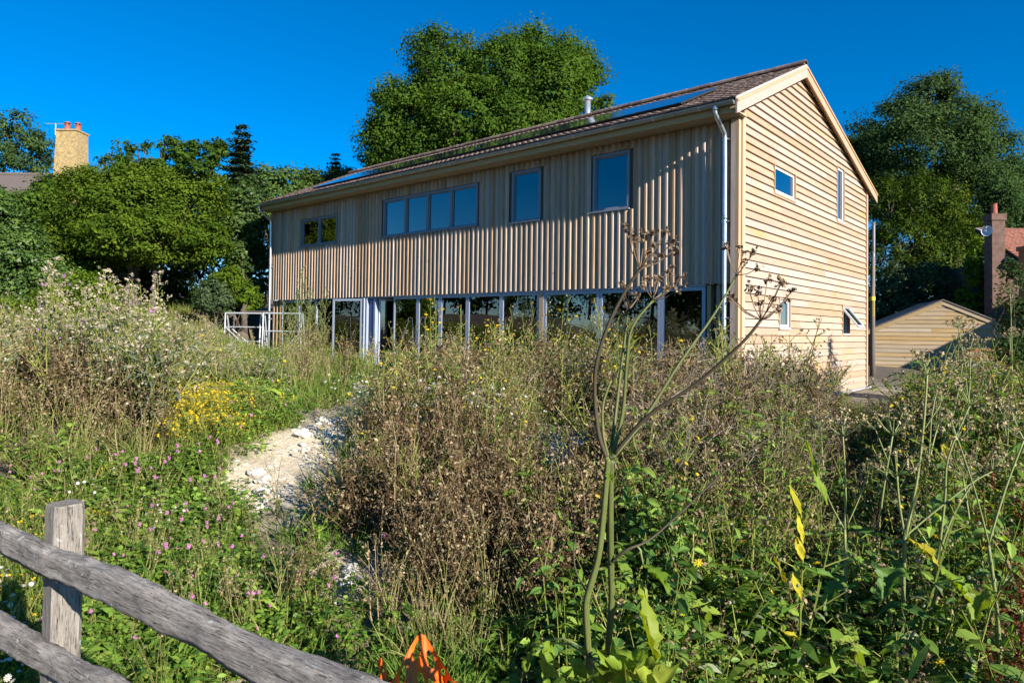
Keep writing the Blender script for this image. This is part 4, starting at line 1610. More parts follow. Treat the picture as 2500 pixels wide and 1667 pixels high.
def dockred(mb, i):
    for c in range(3):
        H = pr.uniform(.6, 1.0)
        p = stalk(mb, H, pr.uniform(.02, .25), .006, 0, None, 4, (pr.gauss(0, .06), pr.gauss(0, .06), 0))
        for k in range(12):
            t = .3 + .68 * k / 12
            b = along(p, t)
            d = rdir(k * 2.4, pr.uniform(.7, 1.2))
            L = pr.uniform(.08, .22) * (1.3 - t)
            mb.tube([b, b + d * L], [.003, .0012], 3, 0, False)
            for s in range(12):
                dia(mb, b + d * L * pr.random() + np.array([pr.gauss(0, .01), pr.gauss(0, .01), pr.gauss(0, .008)]), pr.uniform(.006, .012), 0)
proto('red_dock', dockred, [M_RED], 3)

def broad(mb, i):
    for k in range(8):
        an = k * 2.4 + pr.uniform(-.3, .3)
        el = pr.uniform(.15, 1.1)
        d = rdir(an, el)
        b = d * .05
        L = pr.uniform(.08, .2)
        e = b + d * L
        mb.tube([(0, 0, 0), e], [.004, .0025], 3, 0, False)
        serr(mb, e, rdir(an, el * .3), pr.uniform(.09, .17), pr.uniform(.06, .11), pr.uniform(.2, .6), 1)
proto('broad', broad, [M_STEMG, M_HERB], 3)
proto('broad_light', broad, [M_STEMG, M_HERBL], 3)

def weedbush(mb, i):
    """rounded, many-stemmed weed bush"""
    for c in range(16):
        an = pr.uniform(0, 6.28)
        el = pr.uniform(.75, 1.5)
        d = rdir(an, el)
        L = pr.uniform(.55, .95) * (.75 + .25 * math.sin(el))
        p = [np.array([0, 0, 0.]), d * L * .5 + np.array([0, 0, .03]), d * L]
        mb.tube(p, [.008, .006, .003], 3, 0, False)
        for k in range(8):
            b = along(p, .25 + .75 * k / 8)
            d2 = rdir(an + pr.uniform(-1.6, 1.6), pr.uniform(.2, 1.2))
            e = b + d2 * pr.uniform(.05, .16)
            mb.tube([b, e], [.004, .002], 3, 0, False)
            for s in range(2 if i < 9 else 1):
                blade(mb, b + (e - b) * pr.random(), rdir(pr.uniform(0, 6.28), pr.uniform(-.3, .8)), (0, 0, 1), pr.uniform(.05, .12), pr.uniform(.014, .028), .4, 2, 1, None, shape=LANCE)
            for s in range(2):
                dia(mb, e + np.array([pr.gauss(0, .015), pr.gauss(0, .015), pr.gauss(0, .015)]), pr.uniform(.012, .022), 2)
proto('greybush', weedbush, [M_STEMG, M_GREYL, M_FLUFF], 3)
proto('brownbush', weedbush, [M_DEAD, M_DEAD, M_SEED], 3)
proto('greenbush', weedbush, [M_STEMG, M_HERB, M_SEED], 3)

# ------------------------------------------------------------------ scattering
def gn_group(coll):
    ng = bpy.data.node_groups.new('scatter_' + coll.name, 'GeometryNodeTree')
    ng.interface.new_socket('Geometry', in_out='INPUT', socket_type='NodeSocketGeometry')
    ng.interface.new_socket('Geometry', in_out='OUTPUT', socket_type='NodeSocketGeometry')
    gi = ng.nodes.new('NodeGroupInput')
    go = ng.nodes.new('NodeGroupOutput')
    ci = ng.nodes.new('GeometryNodeCollectionInfo')
    ci.inputs['Collection'].default_value = coll
    ci.inputs['Separate Children'].default_value = True
    ci.inputs['Reset Children'].default_value = True
    ip = ng.nodes.new('GeometryNodeInstanceOnPoints')
    ip.inputs['Pick Instance'].default_value = True
    def attr(nm, ty):
        a = ng.nodes.new('GeometryNodeInputNamedAttribute')
        a.data_type = ty
        a.inputs['Name'].default_value = nm
        return [s for s in a.outputs if s.enabled and s.name == 'Attribute'][0]
    ng.links.new(gi.outputs[0], ip.inputs['Points'])
    ng.links.new(ci.outputs[0], ip.inputs['Instance'])
    ng.links.new(attr('idx', 'INT'), ip.inputs['Instance Index'])
    ng.links.new(attr('rot', 'FLOAT_VECTOR'), ip.inputs['Rotation'])
    ng.links.new(attr('scl', 'FLOAT'), ip.inputs['Scale'])
    ng.links.new(ip.outputs[0], go.inputs[0])
    return ng

def open_ground(vx, b):
    """share of tall plants kept: bare chalk bank, gravel by the gable, spot of the barrier mesh"""
    cb = np.interp(vx, [500, 560, 640, 720, 780, 850, 910, 960], [5.5, 6.0, 6.5, 7.1, 7.9, 10.5, 15.5, 17])
    k = np.ones_like(b)
    rag = (hnoise(vx / 60, b * 2.2, 1.0, 9) - .5) * 1.6
    inb = (vx > 545 + rag * 30) & (vx < 930 + rag * 40) & (b > cb - 1.7 + rag * .6) & (b < cb + .9 + rag * .8)
    k = np.where(inb, .16, k)
    k = np.where((vx > 1225) & (vx < 1380) & (b > 5.3) & (b < 8.0), .14, k)
    k = np.where((vx > 490) & (vx < 790) & (b > 10) & (b < 16.8), .35, k)
    k = np.where((vx > 1950) & (vx < 2090) & (b > 11.5) & (b < 18.8), .05, k)
    k = np.where((vx > 840) & (vx < 1075) & (b < 3.4), .12, k)
    k = np.where((vx > 760) & (vx < 880) & (b > 3.7) & (b < 5.0), .12, k)
    k = np.where((vx > 520) & (vx < 900) & (b > 3.2) & (b < 4.0) & (hnoise(vx / 90, b * 2.0, 1.0, 4) > .5), .3, k)
    return k

def scatter(name, label, cat, kind, regions, seed, clump=0.0, chalk=.85, tilt=.14, csize=.8):
    """regions: (bearing0, bearing1, near, far, count, scale0, scale1) - ground patches given by bearing and distance"""
    r = np.random.default_rng(seed)
    coll, nvar = PROTO[kind]
    P, S = [], []
    for (v0, v1, b0, b1, cnt, s0, s1) in regions:
        n = int(cnt * 1.0)
        vx = r.uniform(v0, v1, n * 3)
        # soft sides
        vx += r.normal(size=n * 3) * .06 * (v1 - v0)
        b = np.sqrt(r.uniform(b0 ** 2, b1 ** 2, n * 3)) + r.normal(size=n * 3) * .05 * (b1 - b0)
        a = (vx - 1176) / KV * b
        x, y = W2(a, b)
        ok = ~((x < .30) & (x > -16.2) & (y > -.30) & (y < 8.8)) & (b > 2.75)
        ok &= r.random(n * 3) > chalk * chalk_amount(x, y)
        ok &= r.random(n * 3) < open_ground(vx, b)
        if clump:
            ok &= hnoise(x, y, csize, seed) > clump * r.uniform(.7, 1.1, n * 3)
        i = np.nonzero(ok)[0][:n]
        x, y = x[i], y[i]
        P.append(np.stack([x, y, ground_z(x, y) - .015], 1))
        sc = r.uniform(s0, s1, len(i))
        vv, bb = vx[i], b[i]
        # lower growth along the gravel by the gable and in front of the trestles
        sc = np.where((vv > 1880) & (vv < 2095) & (bb > 4.5), sc * np.interp(bb, [4.5, 8, 12], [.8, .5, .35]), sc)
        sc = np.where((vv > 490) & (vv < 640) & (bb > 9.5) & (bb < 17.5), sc * .6, sc)
        S.append(sc)
    P = np.concatenate(P)
    S = np.concatenate(S)
    n = len(P)
    me = bpy.data.meshes.new(name)
    me.vertices.add(n)
    me.vertices.foreach_set('co', P.astype(np.float32).ravel())
    rot = np.stack([r.normal(size=n) * tilt, r.normal(size=n) * tilt, r.uniform(0, 6.283, n)], 1)
    at_ = me.attributes.new('rot', 'FLOAT_VECTOR', 'POINT')
    at_.data.foreach_set('vector', rot.astype(np.float32).ravel())
    at_ = me.attributes.new('scl', 'FLOAT', 'POINT')
    at_.data.foreach_set('value', S.astype(np.float32))
    at_ = me.attributes.new('idx', 'INT', 'POINT')
    at_.data.foreach_set('value', r.integers(0, nvar, n).astype(np.int32))
    me.update()
    o = link(name, me)
    md = o.modifiers.new('scatter', 'NODES')
    md.node_group = gn_group(coll)
    tag(o, label, cat, kind='stuff')
    return o

scatter('meadow_grass', 'dry and green meadow grass over the whole bank', 'grass', 'grass',
        [(-150, 420, 5.5, 15, 1100, .7, 1.4), (400, 1000, 8.5, 17, 700, .6, 1.2), (900, 1500, 8, 12, 260, .7, 1.2), (1400, 2000, 6, 12.5, 320, .7, 1.3), (-150, 200, 3.2, 6, 350, .6, 1.1), (200, 1300, 3.4, 8, 420, .4, 1.0), (1300, 2500, 3, 8, 240, .6, 1.2), (1900, 2600, 8, 19, 420, .7, 1.2), (-100, 640, 14, 23, 800, .8, 1.4)], 1, clump=.45)
scatter('green_grass', 'fresh green grass in front of the open door', 'grass', 'lush_grass',
        [(520, 830, 8.5, 15, 420, .8, 1.4), (330, 620, 10, 18, 300, .7, 1.2), (-150, 190, 2.9, 5.5, 300, .6, 1.0), (850, 1100, 2.8, 3.6, 60, .6, .9), (1900, 2500, 9, 17, 220, .6, 1.1), (300, 900, 4.8, 8, 140, .5, .9), (160, 800, 3.3, 5, 160, .5, .9)], 2, clump=.3)
scatter('tall_hay', 'straw coloured flowering grass stems on the left bank', 'grass', 'hay',
        [(-150, 380, 6, 13, 150, .6, 1.2), (380, 800, 8, 14, 90, .7, 1.1), (900, 1450, 8, 11.5, 60, .8, 1.2), (1350, 2400, 3.2, 9, 70, .6, 1.1), (800, 1350, 3.6, 6, 40, .5, .9), (160, 700, 3.4, 6, 50, .35, .7)], 3, clump=.35)
scatter('grey_weed_bushes', 'rounded grey green weed bushes on the left bank', 'weeds', 'greybush',
        [(-120, 400, 6.6, 10.5, 46, .75, 1.35), (330, 620, 8.5, 13, 16, .6, 1.0), (1000, 1500, 8, 10.5, 12, .6, 1.1), (2000, 2400, 5, 10, 12, .7, 1.1)], 18, clump=.4, csize=1.1)
scatter('brown_weed_bushes', 'rounded brown withered weed bushes on the bank', 'weeds', 'brownbush',
        [(-100, 360, 6.4, 10, 18, .6, 1.1), (860, 1350, 4.2, 5.8, 13, .5, .85), (950, 1450, 6, 10, 9, .6, 1.0), (1450, 1950, 6, 11.5, 30, .7, 1.25)], 19, clump=.35, csize=1.0)
scatter('green_weed_bushes', 'leafy green weed bushes on the right bank', 'weeds', 'greenbush',
        [(1500, 2450, 4.0, 7, 40, .6, 1.15), (2050, 2450, 4.6, 8, 22, 1.0, 1.5), (1900, 2450, 7, 13, 40, .8, 1.4), (1350, 2300, 3.1, 4.2, 16, .5, .8), (1400, 1520, 6, 8, 5, .5, .8), (850, 1450, 4.6, 10, 42, .4, 1.0), (1500, 1950, 7, 12, 12, .6, 1.1), (500, 640, 6.6, 8.4, 10, .4, .6), (-120, 300, 5, 8, 8, .4, .7)], 20, clump=.3, csize=.9)
scatter('dead_stalks', 'dense brown dead weed stalks on the middle of the bank', 'weeds', 'dead',
        [(800, 1380, 4.0, 5.4, 130, .5, .95), (850, 1420, 5.2, 6.6, 80, .6, 1.15), (660, 800, 4.2, 4.8, 16, .4, .7), (920, 1500, 7, 10.5, 80, .5, 1.2), (-100, 380, 6.2, 10, 50, .5, 1.1), (1250, 1700, 4.4, 6.5, 60, .5, 1.0), (1500, 1960, 7, 12, 60, .6, 1.3), (1950, 2400, 6, 11, 40, .6, 1.0), (600, 900, 9, 13, 20, .7, 1.0), (1350, 2350, 3.2, 5.5, 80, .4, .9)], 4, clump=.4, chalk=.7, tilt=.17)
scatter('seeding_stalks', 'pale seeding weed stalks among the dead brown ones', 'weeds', 'seeding',
        [(800, 1450, 4.9, 7.5, 50, .4, 1.15), (920, 1500, 7.5, 11, 50, .5, 1.4), (1000, 1900, 8, 10.5, 16, 1.3, 1.8), (-100, 380, 6.2, 11, 60, .6, 1.2), (1500, 1960, 7, 12, 50, .7, 1.35), (1950, 2450, 6, 13, 60, .6, 1.2), (1400, 2300, 3.6, 6, 60, .5, 1.1)], 17, clump=.35, chalk=.7, tilt=.2)
scatter('yellow_oxtongue', 'tall green stems with sparse yellow flowers before the glass', 'weeds', 'oxtongue',
        [(930, 1560, 8.0, 11.6, 80, .7, 1.4), (950, 1450, 8.4, 10, 8, 1.3, 1.7), (1560, 1950, 8.4, 11, 8, 1.3, 1.7), (800, 1500, 5.2, 8.2, 80, .5, 1.0), (1560, 1960, 8.5, 12, 40, .8, 1.4), (400, 900, 8, 12, 36, .6, 1.0), (1950, 2400, 7, 13, 40, .7, 1.2), (1400, 2400, 3.4, 6, 50, .5, 1.1), (2000, 2400, 4.5, 8, 30, .9, 1.4)], 5, chalk=.5)
scatter('thistle_bed', 'crowd of fading thistles on the left bank', 'thistles', 'thistle',
        [(90, 340, 7.2, 11.0, 80, .6, 1.25), (-150, 100, 6.8, 10, 24, .5, .85), (340, 560, 8.4, 12, 22, .5, .8)], 6, clump=.4, csize=1.0)
scatter('daisy_patch', 'white daisies with yellow centres on the middle of the bank', 'flowers', 'daisy',
        [(880, 1210, 6.3, 8.0, 110, .6, 1.0), (780, 880, 6.5, 8, 14, .6, .9), (-120, 110, 3.2, 4.6, 20, .6, .85), (150, 420, 4.6, 5.6, 6, .5, .7), (1200, 1500, 7, 10, 24, .6, .9), (950, 1350, 8.4, 10.2, 36, .7, 1.0)], 7, chalk=.5, clump=.35)
scatter('fleabane_patch', 'thick patch of small yellow flowers left of the chalk', 'flowers', 'fleabane',
        [(395, 530, 6.3, 7.4, 80, .6, 1.0), (440, 650, 6.2, 8, 34, .5, .9), (-120, 130, 3.3, 5.0, 14, .5, .8), (100, 330, 4.8, 5.8, 8, .5, .7)], 8, chalk=.6, clump=.4, csize=.5)
scatter('clover_cover', 'low clover with pink heads below the yellow flowers', 'clover', 'clover',
        [(160, 560, 4.5, 6.1, 360, .8, 1.25), (560, 680, 5.8, 7.5, 60, .8, 1.1), (150, 850, 3.6, 4.7, 210, .7, 1.1), (-100, 200, 4.6, 5.8, 100, .7, 1.0), (520, 640, 6.6, 8.4, 70, .9, 1.3), (420, 520, 5.2, 6.2, 50, .9, 1.2)], 9, chalk=.8)
scatter('leafy_herbs', 'mixed dark green leafy weeds', 'weeds', 'herb',
        [(160, 900, 3.4, 5.0, 90, .35, .7), (520, 640, 6.6, 8.6, 90, .6, 1.0), (800, 1450, 4.4, 8, 110, .4, .9), (1300, 2500, 3.0, 6.5, 190, .7, 1.5), (1500, 2450, 6.5, 11, 200, .7, 1.2), (1930, 2500, 10, 18, 220, .8, 1.3), (100, 620, 13, 22, 300, .7, 1.2), (-150, 300, 5, 12, 120, .6, 1.0)], 10, clump=.3)
scatter('pale_herbs', 'light green leafy weeds catching the sun', 'weeds', 'light_herb',
        [(380, 640, 7.5, 15, 140, .6, 1.0), (300, 520, 13, 20, 160, .7, 1.2), (200, 760, 3.4, 5, 60, .35, .7), (1300, 2400, 3.0, 7, 200, .5, 1.3), (860, 1500, 5, 11, 130, .5, 1.1), (2000, 2450, 7, 15, 160, .7, 1.2), (1280, 1500, 6, 7.5, 30, .6, .9)], 11, clump=.25)
scatter('grey_twigs', 'grey leafless tangle of twigs before the gable', 'weeds', 'twig',
        [(1480, 1930, 7.0, 12.2, 90, .6, 1.3), (1430, 1720, 5.0, 7.2, 60, .5, 1.0), (1000, 1480, 7.0, 10, 24, .5, .9), (1700, 2000, 4.5, 7, 26, .5, .9)], 12, clump=.3)
scatter('nettle_bed', 'dark nettles in the right foreground', 'nettles', 'nettle',
        [(1330, 2500, 2.9, 4.6, 130, .6, 1.3), (1560, 2500, 4.6, 7.0, 80, .7, 1.3), (2000, 2500, 7, 10, 50, .8, 1.2), (480, 720, 4.2, 4.8, 10, .4, .6)], 13, clump=.3)
scatter('red_docks', 'dark red seeding dock at the bottom right corner', 'weeds', 'red_dock',
        [(2250, 2420, 3.0, 4.4, 20, .6, 1.1), (1900, 2050, 5, 7, 5, .6, .9)], 14)
scatter('ground_leaves', 'broad leaved seedlings on the bare soil', 'weeds', 'broad',
        [(150, 760, 3.2, 5.2, 50, .35, .7), (760, 1300, 3.0, 4.2, 50, .5, .9), (520, 1400, 5, 9, 60, .5, .9), (1300, 2500, 2.8, 4.4, 90, .5, 1.0), (1300, 2500, 4, 6, 50, .6, 1.1)], 15)
scatter('pale_ground_leaves', 'pale broad leaved seedlings among the clover', 'weeds', 'broad_light',
        [(150, 800, 3.2, 4.8, 40, .35, .7), (700, 1100, 9, 16, 40, .7, 1.2), (1300, 2400, 2.9, 6, 90, .5, 1.0), (350, 640, 14, 20, 70, .8, 1.2)], 16)

# goosefoot plants by the trestles and one dock by the doors, each on its own
gf_me = [o.data for o in PROTO['fathen'][0].objects]
rg = random.Random(77)
for i, (vx, b, s) in enumerate(((652, 14.6, .92), (676, 14.2, 1.05), (694, 14.9, 1.22), (712, 14.3, 1.2), (728, 14.8, 1.0), (746, 14.4, .98), (664, 13.6, .8), (703, 13.5, .85), (738, 13.7, .75))):
    a = (vx - 1176) / KV * b
    x, y = W2(a, b)
    root = empty('goosefoot_plant', (x, y, float(ground_z(x, y)) - .02), rg.uniform(0, 6))
    root.scale = (s * 1.3, s * 1.3, s * 1.42)
    link('foliage', gf_me[i % len(gf_me)], root)
    tag(root, 'tall pale green goosefoot in the clump beside the steel trestles', 'goosefoot', 'goosefoot clump by the trestles')
for i, (vx, b, s, lab) in enumerate(((852, 15.2, 3.2, 'dark green broad leaved dock on the ground before the open door'), (900, 16.3, 2.2, 'smaller broad leaved dock right of the open door'))):
    a = (vx - 1176) / KV * b
    x, y = W2(a, b)
    root = empty('dock_plant', (x, y, float(ground_z(x, y)) - .02))
    root.scale = (s, s, s)
    link('rosette', PROTO['broad'][0].objects[i].data, root)
    tag(root, lab, 'dock')
# ================================================================== things standing about
def cleft_mat(name, axis, dark, mid, light):
    m, nt, out = new_mat(name)
    L = nt.links
    tc = N(nt, 'ShaderNodeTexCoord')
    def noise(sc, detail=6.0, dist=.0, stretch=.05):
        mp = N(nt, 'ShaderNodeMapping')
        mp.inputs['Scale'].default_value = tuple(sc * (stretch if 'XYZ'[i] == axis else 1) for i in range(3))
        L.new(tc.outputs['Object'], mp.inputs['Vector'])
        n = N(nt, 'ShaderNodeTexNoise', Scale=1.0, Detail=detail, Roughness=.7, Distortion=dist)
        L.new(mp.outputs[0], n.inputs['Vector'])
        return n
    fine = noise(190, 8.0, .6, .06)
    mid_ = noise(60, 6.0, .9, .22)
    blot = noise(16, 6.0, .4, .4)
    crack = noise(130, 4.0, 1.4, .06)
    a = N(nt, 'ShaderNodeMath', operation='MULTIPLY_ADD')
    L.new(fine.outputs['Fac'], a.inputs[0])
    a.inputs[1].default_value = .45
    b2 = N(nt, 'ShaderNodeMath', operation='MULTIPLY_ADD')
    L.new(mid_.outputs['Fac'], b2.inputs[0])
    b2.inputs[1].default_value = .35
    c2 = N(nt, 'ShaderNodeMath', operation='MULTIPLY')
    L.new(blot.outputs['Fac'], c2.inputs[0])
    c2.inputs[1].default_value = .45
    L.new(c2.outputs[0], b2.inputs[2])
    L.new(b2.outputs[0], a.inputs[2])
    cr = ramp(nt, [(.40, dark), (.58, mid), (.80, light)])
    L.new(a.outputs[0], cr.inputs[0])
    ck = ramp(nt, [(.34, (.05, .05, .05)), (.42, (1, 1, 1))])
    L.new(crack.outputs['Fac'], ck.inputs[0])
    mx = N(nt, 'ShaderNodeMix', data_type='RGBA', blend_type='MULTIPLY')
    mx.inputs[0].default_value = .85
    L.new(cr.outputs[0], mx.inputs[6])
    L.new(ck.outputs[0], mx.inputs[7])
    li = N(nt, 'ShaderNodeTexNoise', Scale=38.0, Detail=4.0)
    L.new(tc.outputs['Object'], li.inputs['Vector'])
    lr = ramp(nt, [(.66, (0, 0, 0)), (.70, (1, 1, 1))])
    L.new(li.outputs['Fac'], lr.inputs[0])
    m3 = N(nt, 'ShaderNodeMix', data_type='RGBA')
    L.new(lr.outputs[0], m3.inputs[0])
    L.new(mx.outputs[2], m3.inputs[6])
    m3.inputs[7].default_value = (.42, .42, .38, 1)
    bs = N(nt, 'ShaderNodeBsdfPrincipled', Roughness=.95)
    bs.inputs['Specular IOR Level'].default_value = .2
    L.new(m3.outputs[2], bs.inputs['Base Color'])
    hsum = N(nt, 'ShaderNodeMath', operation='MULTIPLY_ADD')
    L.new(ck.outputs[0], hsum.inputs[0])
    hsum.inputs[1].default_value = .6
    L.new(a.outputs[0], hsum.inputs[2])
    bp = N(nt, 'ShaderNodeBump', Strength=1.0, Distance=.008)
    L.new(hsum.outputs[0], bp.inputs['Height'])
    L.new(bp.outputs[0], bs.inputs['Normal'])
    L.new(bs.outputs[0], out.inputs[0])
    return m
M_WEATH = cleft_mat('weathered_rail', 'X', (.055, .048, .042), (.21, .185, .16), (.50, .445, .385))
M_WEATHP = cleft_mat('weathered_post', 'Z', (.10, .085, .068), (.23, .20, .165), (.38, .34, .285))
M_OLDB = wood('old_fence_board', (.05, .042, .034), (.09, .075, .06), (.13, .11, .09), 'Z', vary=.25, grain=40, knots=False)
M_FENCEB = wood('lightened_fence_board', (.16, .13, .10), (.26, .21, .165), (.34, .285, .225), 'Z', vary=.3, grain=40, knots=False)  # old board tone raised so the fence shows inside the hedge's shade
M_SHED = wood('treated_pine', (.30, .20, .095), (.38, .265, .135), (.45, .33, .19), 'X', vary=.12, grain=40)
M_BRICKY = plain('yellow_render_brick', (.36, .255, .11), .95, noise=.5, scale=11, bump=.5)
M_ROOFG = plain('old_grey_tiles', (.13, .10, .085), .9, noise=.35, scale=18, bump=.4)
M_TERRA = plain('terracotta', (.34, .10, .055), .85, noise=.25, scale=12)
M_STEEL = plain('scaffold_steel', (.50, .51, .50), .5, metal=.45, noise=.2, scale=20)
M_ORANGE = plain('orange_plastic', (.75, .13, .010), .5, noise=.25, scale=9)
M_CHALK = plain('chalk_lump', (.66, .60, .49), .95, noise=.18, scale=7, bump=.6)
M_POLE = wood('pole_timber', (.10, .075, .055), (.17, .13, .10), (.24, .19, .15), 'Z', vary=.05, grain=30, knots=False)
M_YEL = plain('yellow_tag', (.80, .60, .01), .5, noise=.05)
M_DISH = plain('dish_grey', (.62, .63, .64), .5, noise=.06)

def brick_mat(name, c1, c2, mortar):
    m, nt, out = new_mat(name)
    L = nt.links
    tc = N(nt, 'ShaderNodeTexCoord')
    n1 = N(nt, 'ShaderNodeTexNoise', Scale=30.0, Detail=4.0)
    L.new(tc.outputs['Object'], n1.inputs['Vector'])
    vo = N(nt, 'ShaderNodeTexNoise', Scale=5.0, Detail=3.0)
    L.new(tc.outputs['Object'], vo.inputs['Vector'])
    cr = ramp(nt, [(.3, c1), (.7, c2)])
    L.new(vo.outputs['Fac'], cr.inputs[0])
    b = N(nt, 'ShaderNodeBsdfPrincipled', Roughness=.92)
    L.new(cr.outputs[0], b.inputs['Base Color'])
    bp = N(nt, 'ShaderNodeBump', Strength=.5, Distance=.01)
    L.new(n1.outputs['Fac'], bp.inputs['Height'])
    L.new(bp.outputs[0], b.inputs['Normal'])
    L.new(b.outputs[0], out.inputs[0])
    return m
M_BRICK = brick_mat('red_brick', (.20, .075, .05), (.30, .12, .075), (.3, .28, .25))
M_BRICKO = brick_mat('orange_brick', (.38, .13, .05), (.48, .19, .08), (.3, .28, .25))
M_BRICKD = brick_mat('dark_brick', (.10, .055, .04), (.18, .105, .075), (.3, .28, .25))
M_CTILE = tile_mat()

def P2(a, b, z):
    x, y = W2(a, b)
    return np.array([x, y, z])

# ------------------------------------------------------------------ post and rail fence in the foreground
fence = empty('post_and_rail_fence', P2(-1.63, 2.45, -.65))
tag(fence, 'weathered grey post and rail fence in the left foreground', 'fence')
FO = P2(-1.63, 2.45, -.65)
def rail(p, q, hh, tt, seed, name='rail'):
    """cleft rail: rounded section with uneven edges, built along local x"""
    p, q = np.array(p), np.array(q)
    L_ = np.linalg.norm(q - p)
    r = np.random.default_rng(seed)
    nseg, ns = 160, 22
    V = []
    wob = np.cumsum(r.normal(size=(nseg + 1, 3)) * .0016, axis=0)
    wob -= np.linspace(0, 1, nseg + 1)[:, None] * wob[-1]
    rough_ = r.normal(size=ns) * .045
    gro = r.normal(size=ns)
    k1 = 1 + .10 * np.interp(np.arange(nseg + 1), np.arange(0, nseg + 12, 11), r.normal(size=len(np.arange(0, nseg + 12, 11))))
    for i in range(nseg + 1):
        x = L_ * i / nseg
        for k in range(ns):
            an = 2 * math.pi * k / ns
            c, s = math.cos(an), math.sin(an)
            # squarish superellipse
            e = .40
            yy = math.copysign(abs(c) ** e, c) * tt * .5
            zz = math.copysign(abs(s) ** e, s) * hh * .5
            f = (1 + rough_[k] + r.normal() * .014 + .05 * gro[k] * math.sin(i * .13 + k)) * k1[i]
            V.append((x + 0, yy * f + wob[i, 1], zz * f + wob[i, 2] * 1.5))
    F = []
    for i in range(nseg):
        for k in range(ns):
            F.append((i * ns + k, (i + 1) * ns + k, (i + 1) * ns + (k + 1) % ns, i * ns + (k + 1) % ns))
    mb = MB()
    mb.add(V, F)
    mb.add([V[k] for k in range(ns)], [tuple(range(ns))])
    mb.add([V[nseg * ns + k] for k in range(ns)], [tuple(range(ns))[::-1]])
    o = mb.build(name, M_WEATH, fence, smooth=True)
    d = (q - p) / L_
    s = np.cross([0, 0, 1.], d)
    s /= np.linalg.norm(s)
    n = np.cross(d, s)
    o.matrix_world = Matrix(((d[0], s[0], n[0], p[0]), (d[1], s[1], n[1], p[1]), (d[2], s[2], n[2], p[2]), (0, 0, 0, 1)))
    return o
bpy.context.view_layer.update()
def fl(a):
    return 2.65 - .59 * (a + 2.02)
for (z0, z1, hh, sd) in ((.53, .42, .100, 1), (.155, .05, .106, 2), (-.18, -.30, .10, 3)):
    rail(P2(-2.75, fl(-2.75), z0 + .03), P2(.75, fl(.75), z1), hh, .062, sd)
for (a, off) in ((-1.655, .085),):
    c = P2(a, fl(a) + off, 0)
    mb = MB()
    w = .052
    r = random.Random(4)
    V, F = [], []
    zs = [-.9, -.3, 0, .3, .5, .66, .682, .69]
    for i, z in enumerate(zs):
        k = 1.0 if i < 6 else (.96 if i == 6 else .90)
        for (sx, sy) in ((-1, -.72), (-.72, -1), (.72, -1), (1, -.72), (1, .72), (.72, 1), (-.72, 1), (-1, .72)):
            V.append((sx * w * k + r.gauss(0, .0012), sy * w * k + r.gauss(0, .0012), z))
    for i in range(len(zs) - 1):
        for k in range(8):
            F.append((i * 8 + k, i * 8 + (k + 1) % 8, (i + 1) * 8 + (k + 1) % 8, (i + 1) * 8 + k))
    F.append(tuple(range((len(zs) - 1) * 8, len(zs) * 8)))
    mb.add(V, F)
    o = mb.build('post', M_WEATHP, fence)
    o.matrix_world = Matrix.Translation(Vector((c[0], c[1], 0))) @ Matrix.Rotation(math.radians(6), 4, 'Z')

# ------------------------------------------------------------------ hogweeds
M_HSTEM = foliage('hogweed_stem', [(.045, .055, .014), (.08, .095, .022), (.135, .15, .042)], 0, spec=.3, rough=.5)
M_HDARK = foliage('dry_stem', [(.05, .038, .022), (.085, .065, .035), (.12, .10, .05)], 0, spec=.3, rough=.6)
M_DRY = foliage('dry_umbel', [(.10, .065, .04), (.19, .13, .08), (.30, .22, .14)], .05)
M_HLIGHT = foliage('pale_hogweed_stem', [(.10, .125, .035), (.165, .195, .06), (.25, .27, .10)], 0, spec=.3, rough=.5)
M_STRAW = foliage('straw_umbel', [(.26, .19, .09), (.40, .31, .16), (.56, .46, .27)], .1)
M_HLEAF = foliage('hogweed_leaf', [(.12, .21, .02), (.22, .33, .03), (.36, .42, .05)], .45, spec=.3)

def smooth_path(pts, n=4):
    P = [np.array(p, float) for p in pts]
    fine = []
    for i in range(len(P) - 1):
        p0, p1, p2, p3 = P[max(i - 1, 0)], P[i], P[i + 1], P[min(i + 2, len(P) - 1)]
        for t in np.linspace(0, 1, n, endpoint=False):
            fine.append(.5 * ((2 * p1) + (-p0 + p2) * t + (2 * p0 - 5 * p1 + 4 * p2 - p3) * t * t + (-p0 + 3 * p1 - 3 * p2 + p3) * t ** 3))
    fine.append(P[-1])
    return fine
def umbel(c, d, R, rays, dry, parent, org, rnd, name='umbel'):
    mb = MB()
    d = np.array(d, float)
    d /= np.linalg.norm(d)
    u = np.cross(d, [.3, .2, .9])
    u /= np.linalg.norm(u)
    w = np.cross(d, u)
    for k in range(rays):
        an = 2 * math.pi * k / rays + rnd.uniform(-.3, .3)
        sp = rnd.uniform(.25, 1.15)
        v = d * math.cos(sp) + (u * math.cos(an) + w * math.sin(an)) * math.sin(sp)
        L = R * rnd.uniform(.7, 1.15)
        m = c + v * L * .5 - d * .04 * L
        e = c + v * L + np.array([0, 0, .12 * L])
        mb.tube([c - org, m - org, e - org], [R * .022, R * .016, R * .013], 4, 0, False)
        for s in range(9):
            q = e + np.array([rnd.gauss(0, 1), rnd.gauss(0, 1), rnd.gauss(0, 1)]) * R * .06
            mb.tube([e - org, q - org], [R * .006, R * .005], 3, 0, False)
            for z in range(2):
                dia(mb, q - org + np.array([rnd.gauss(0, 1), rnd.gauss(0, 1), rnd.gauss(0, 1)]) * R * .02, R * .075, 1)
    o = link(name, mb.mesh('umbel', [M_DRY if dry else M_HLIGHT, M_DRY if dry else M_STRAW], tint=True), parent)
    return o
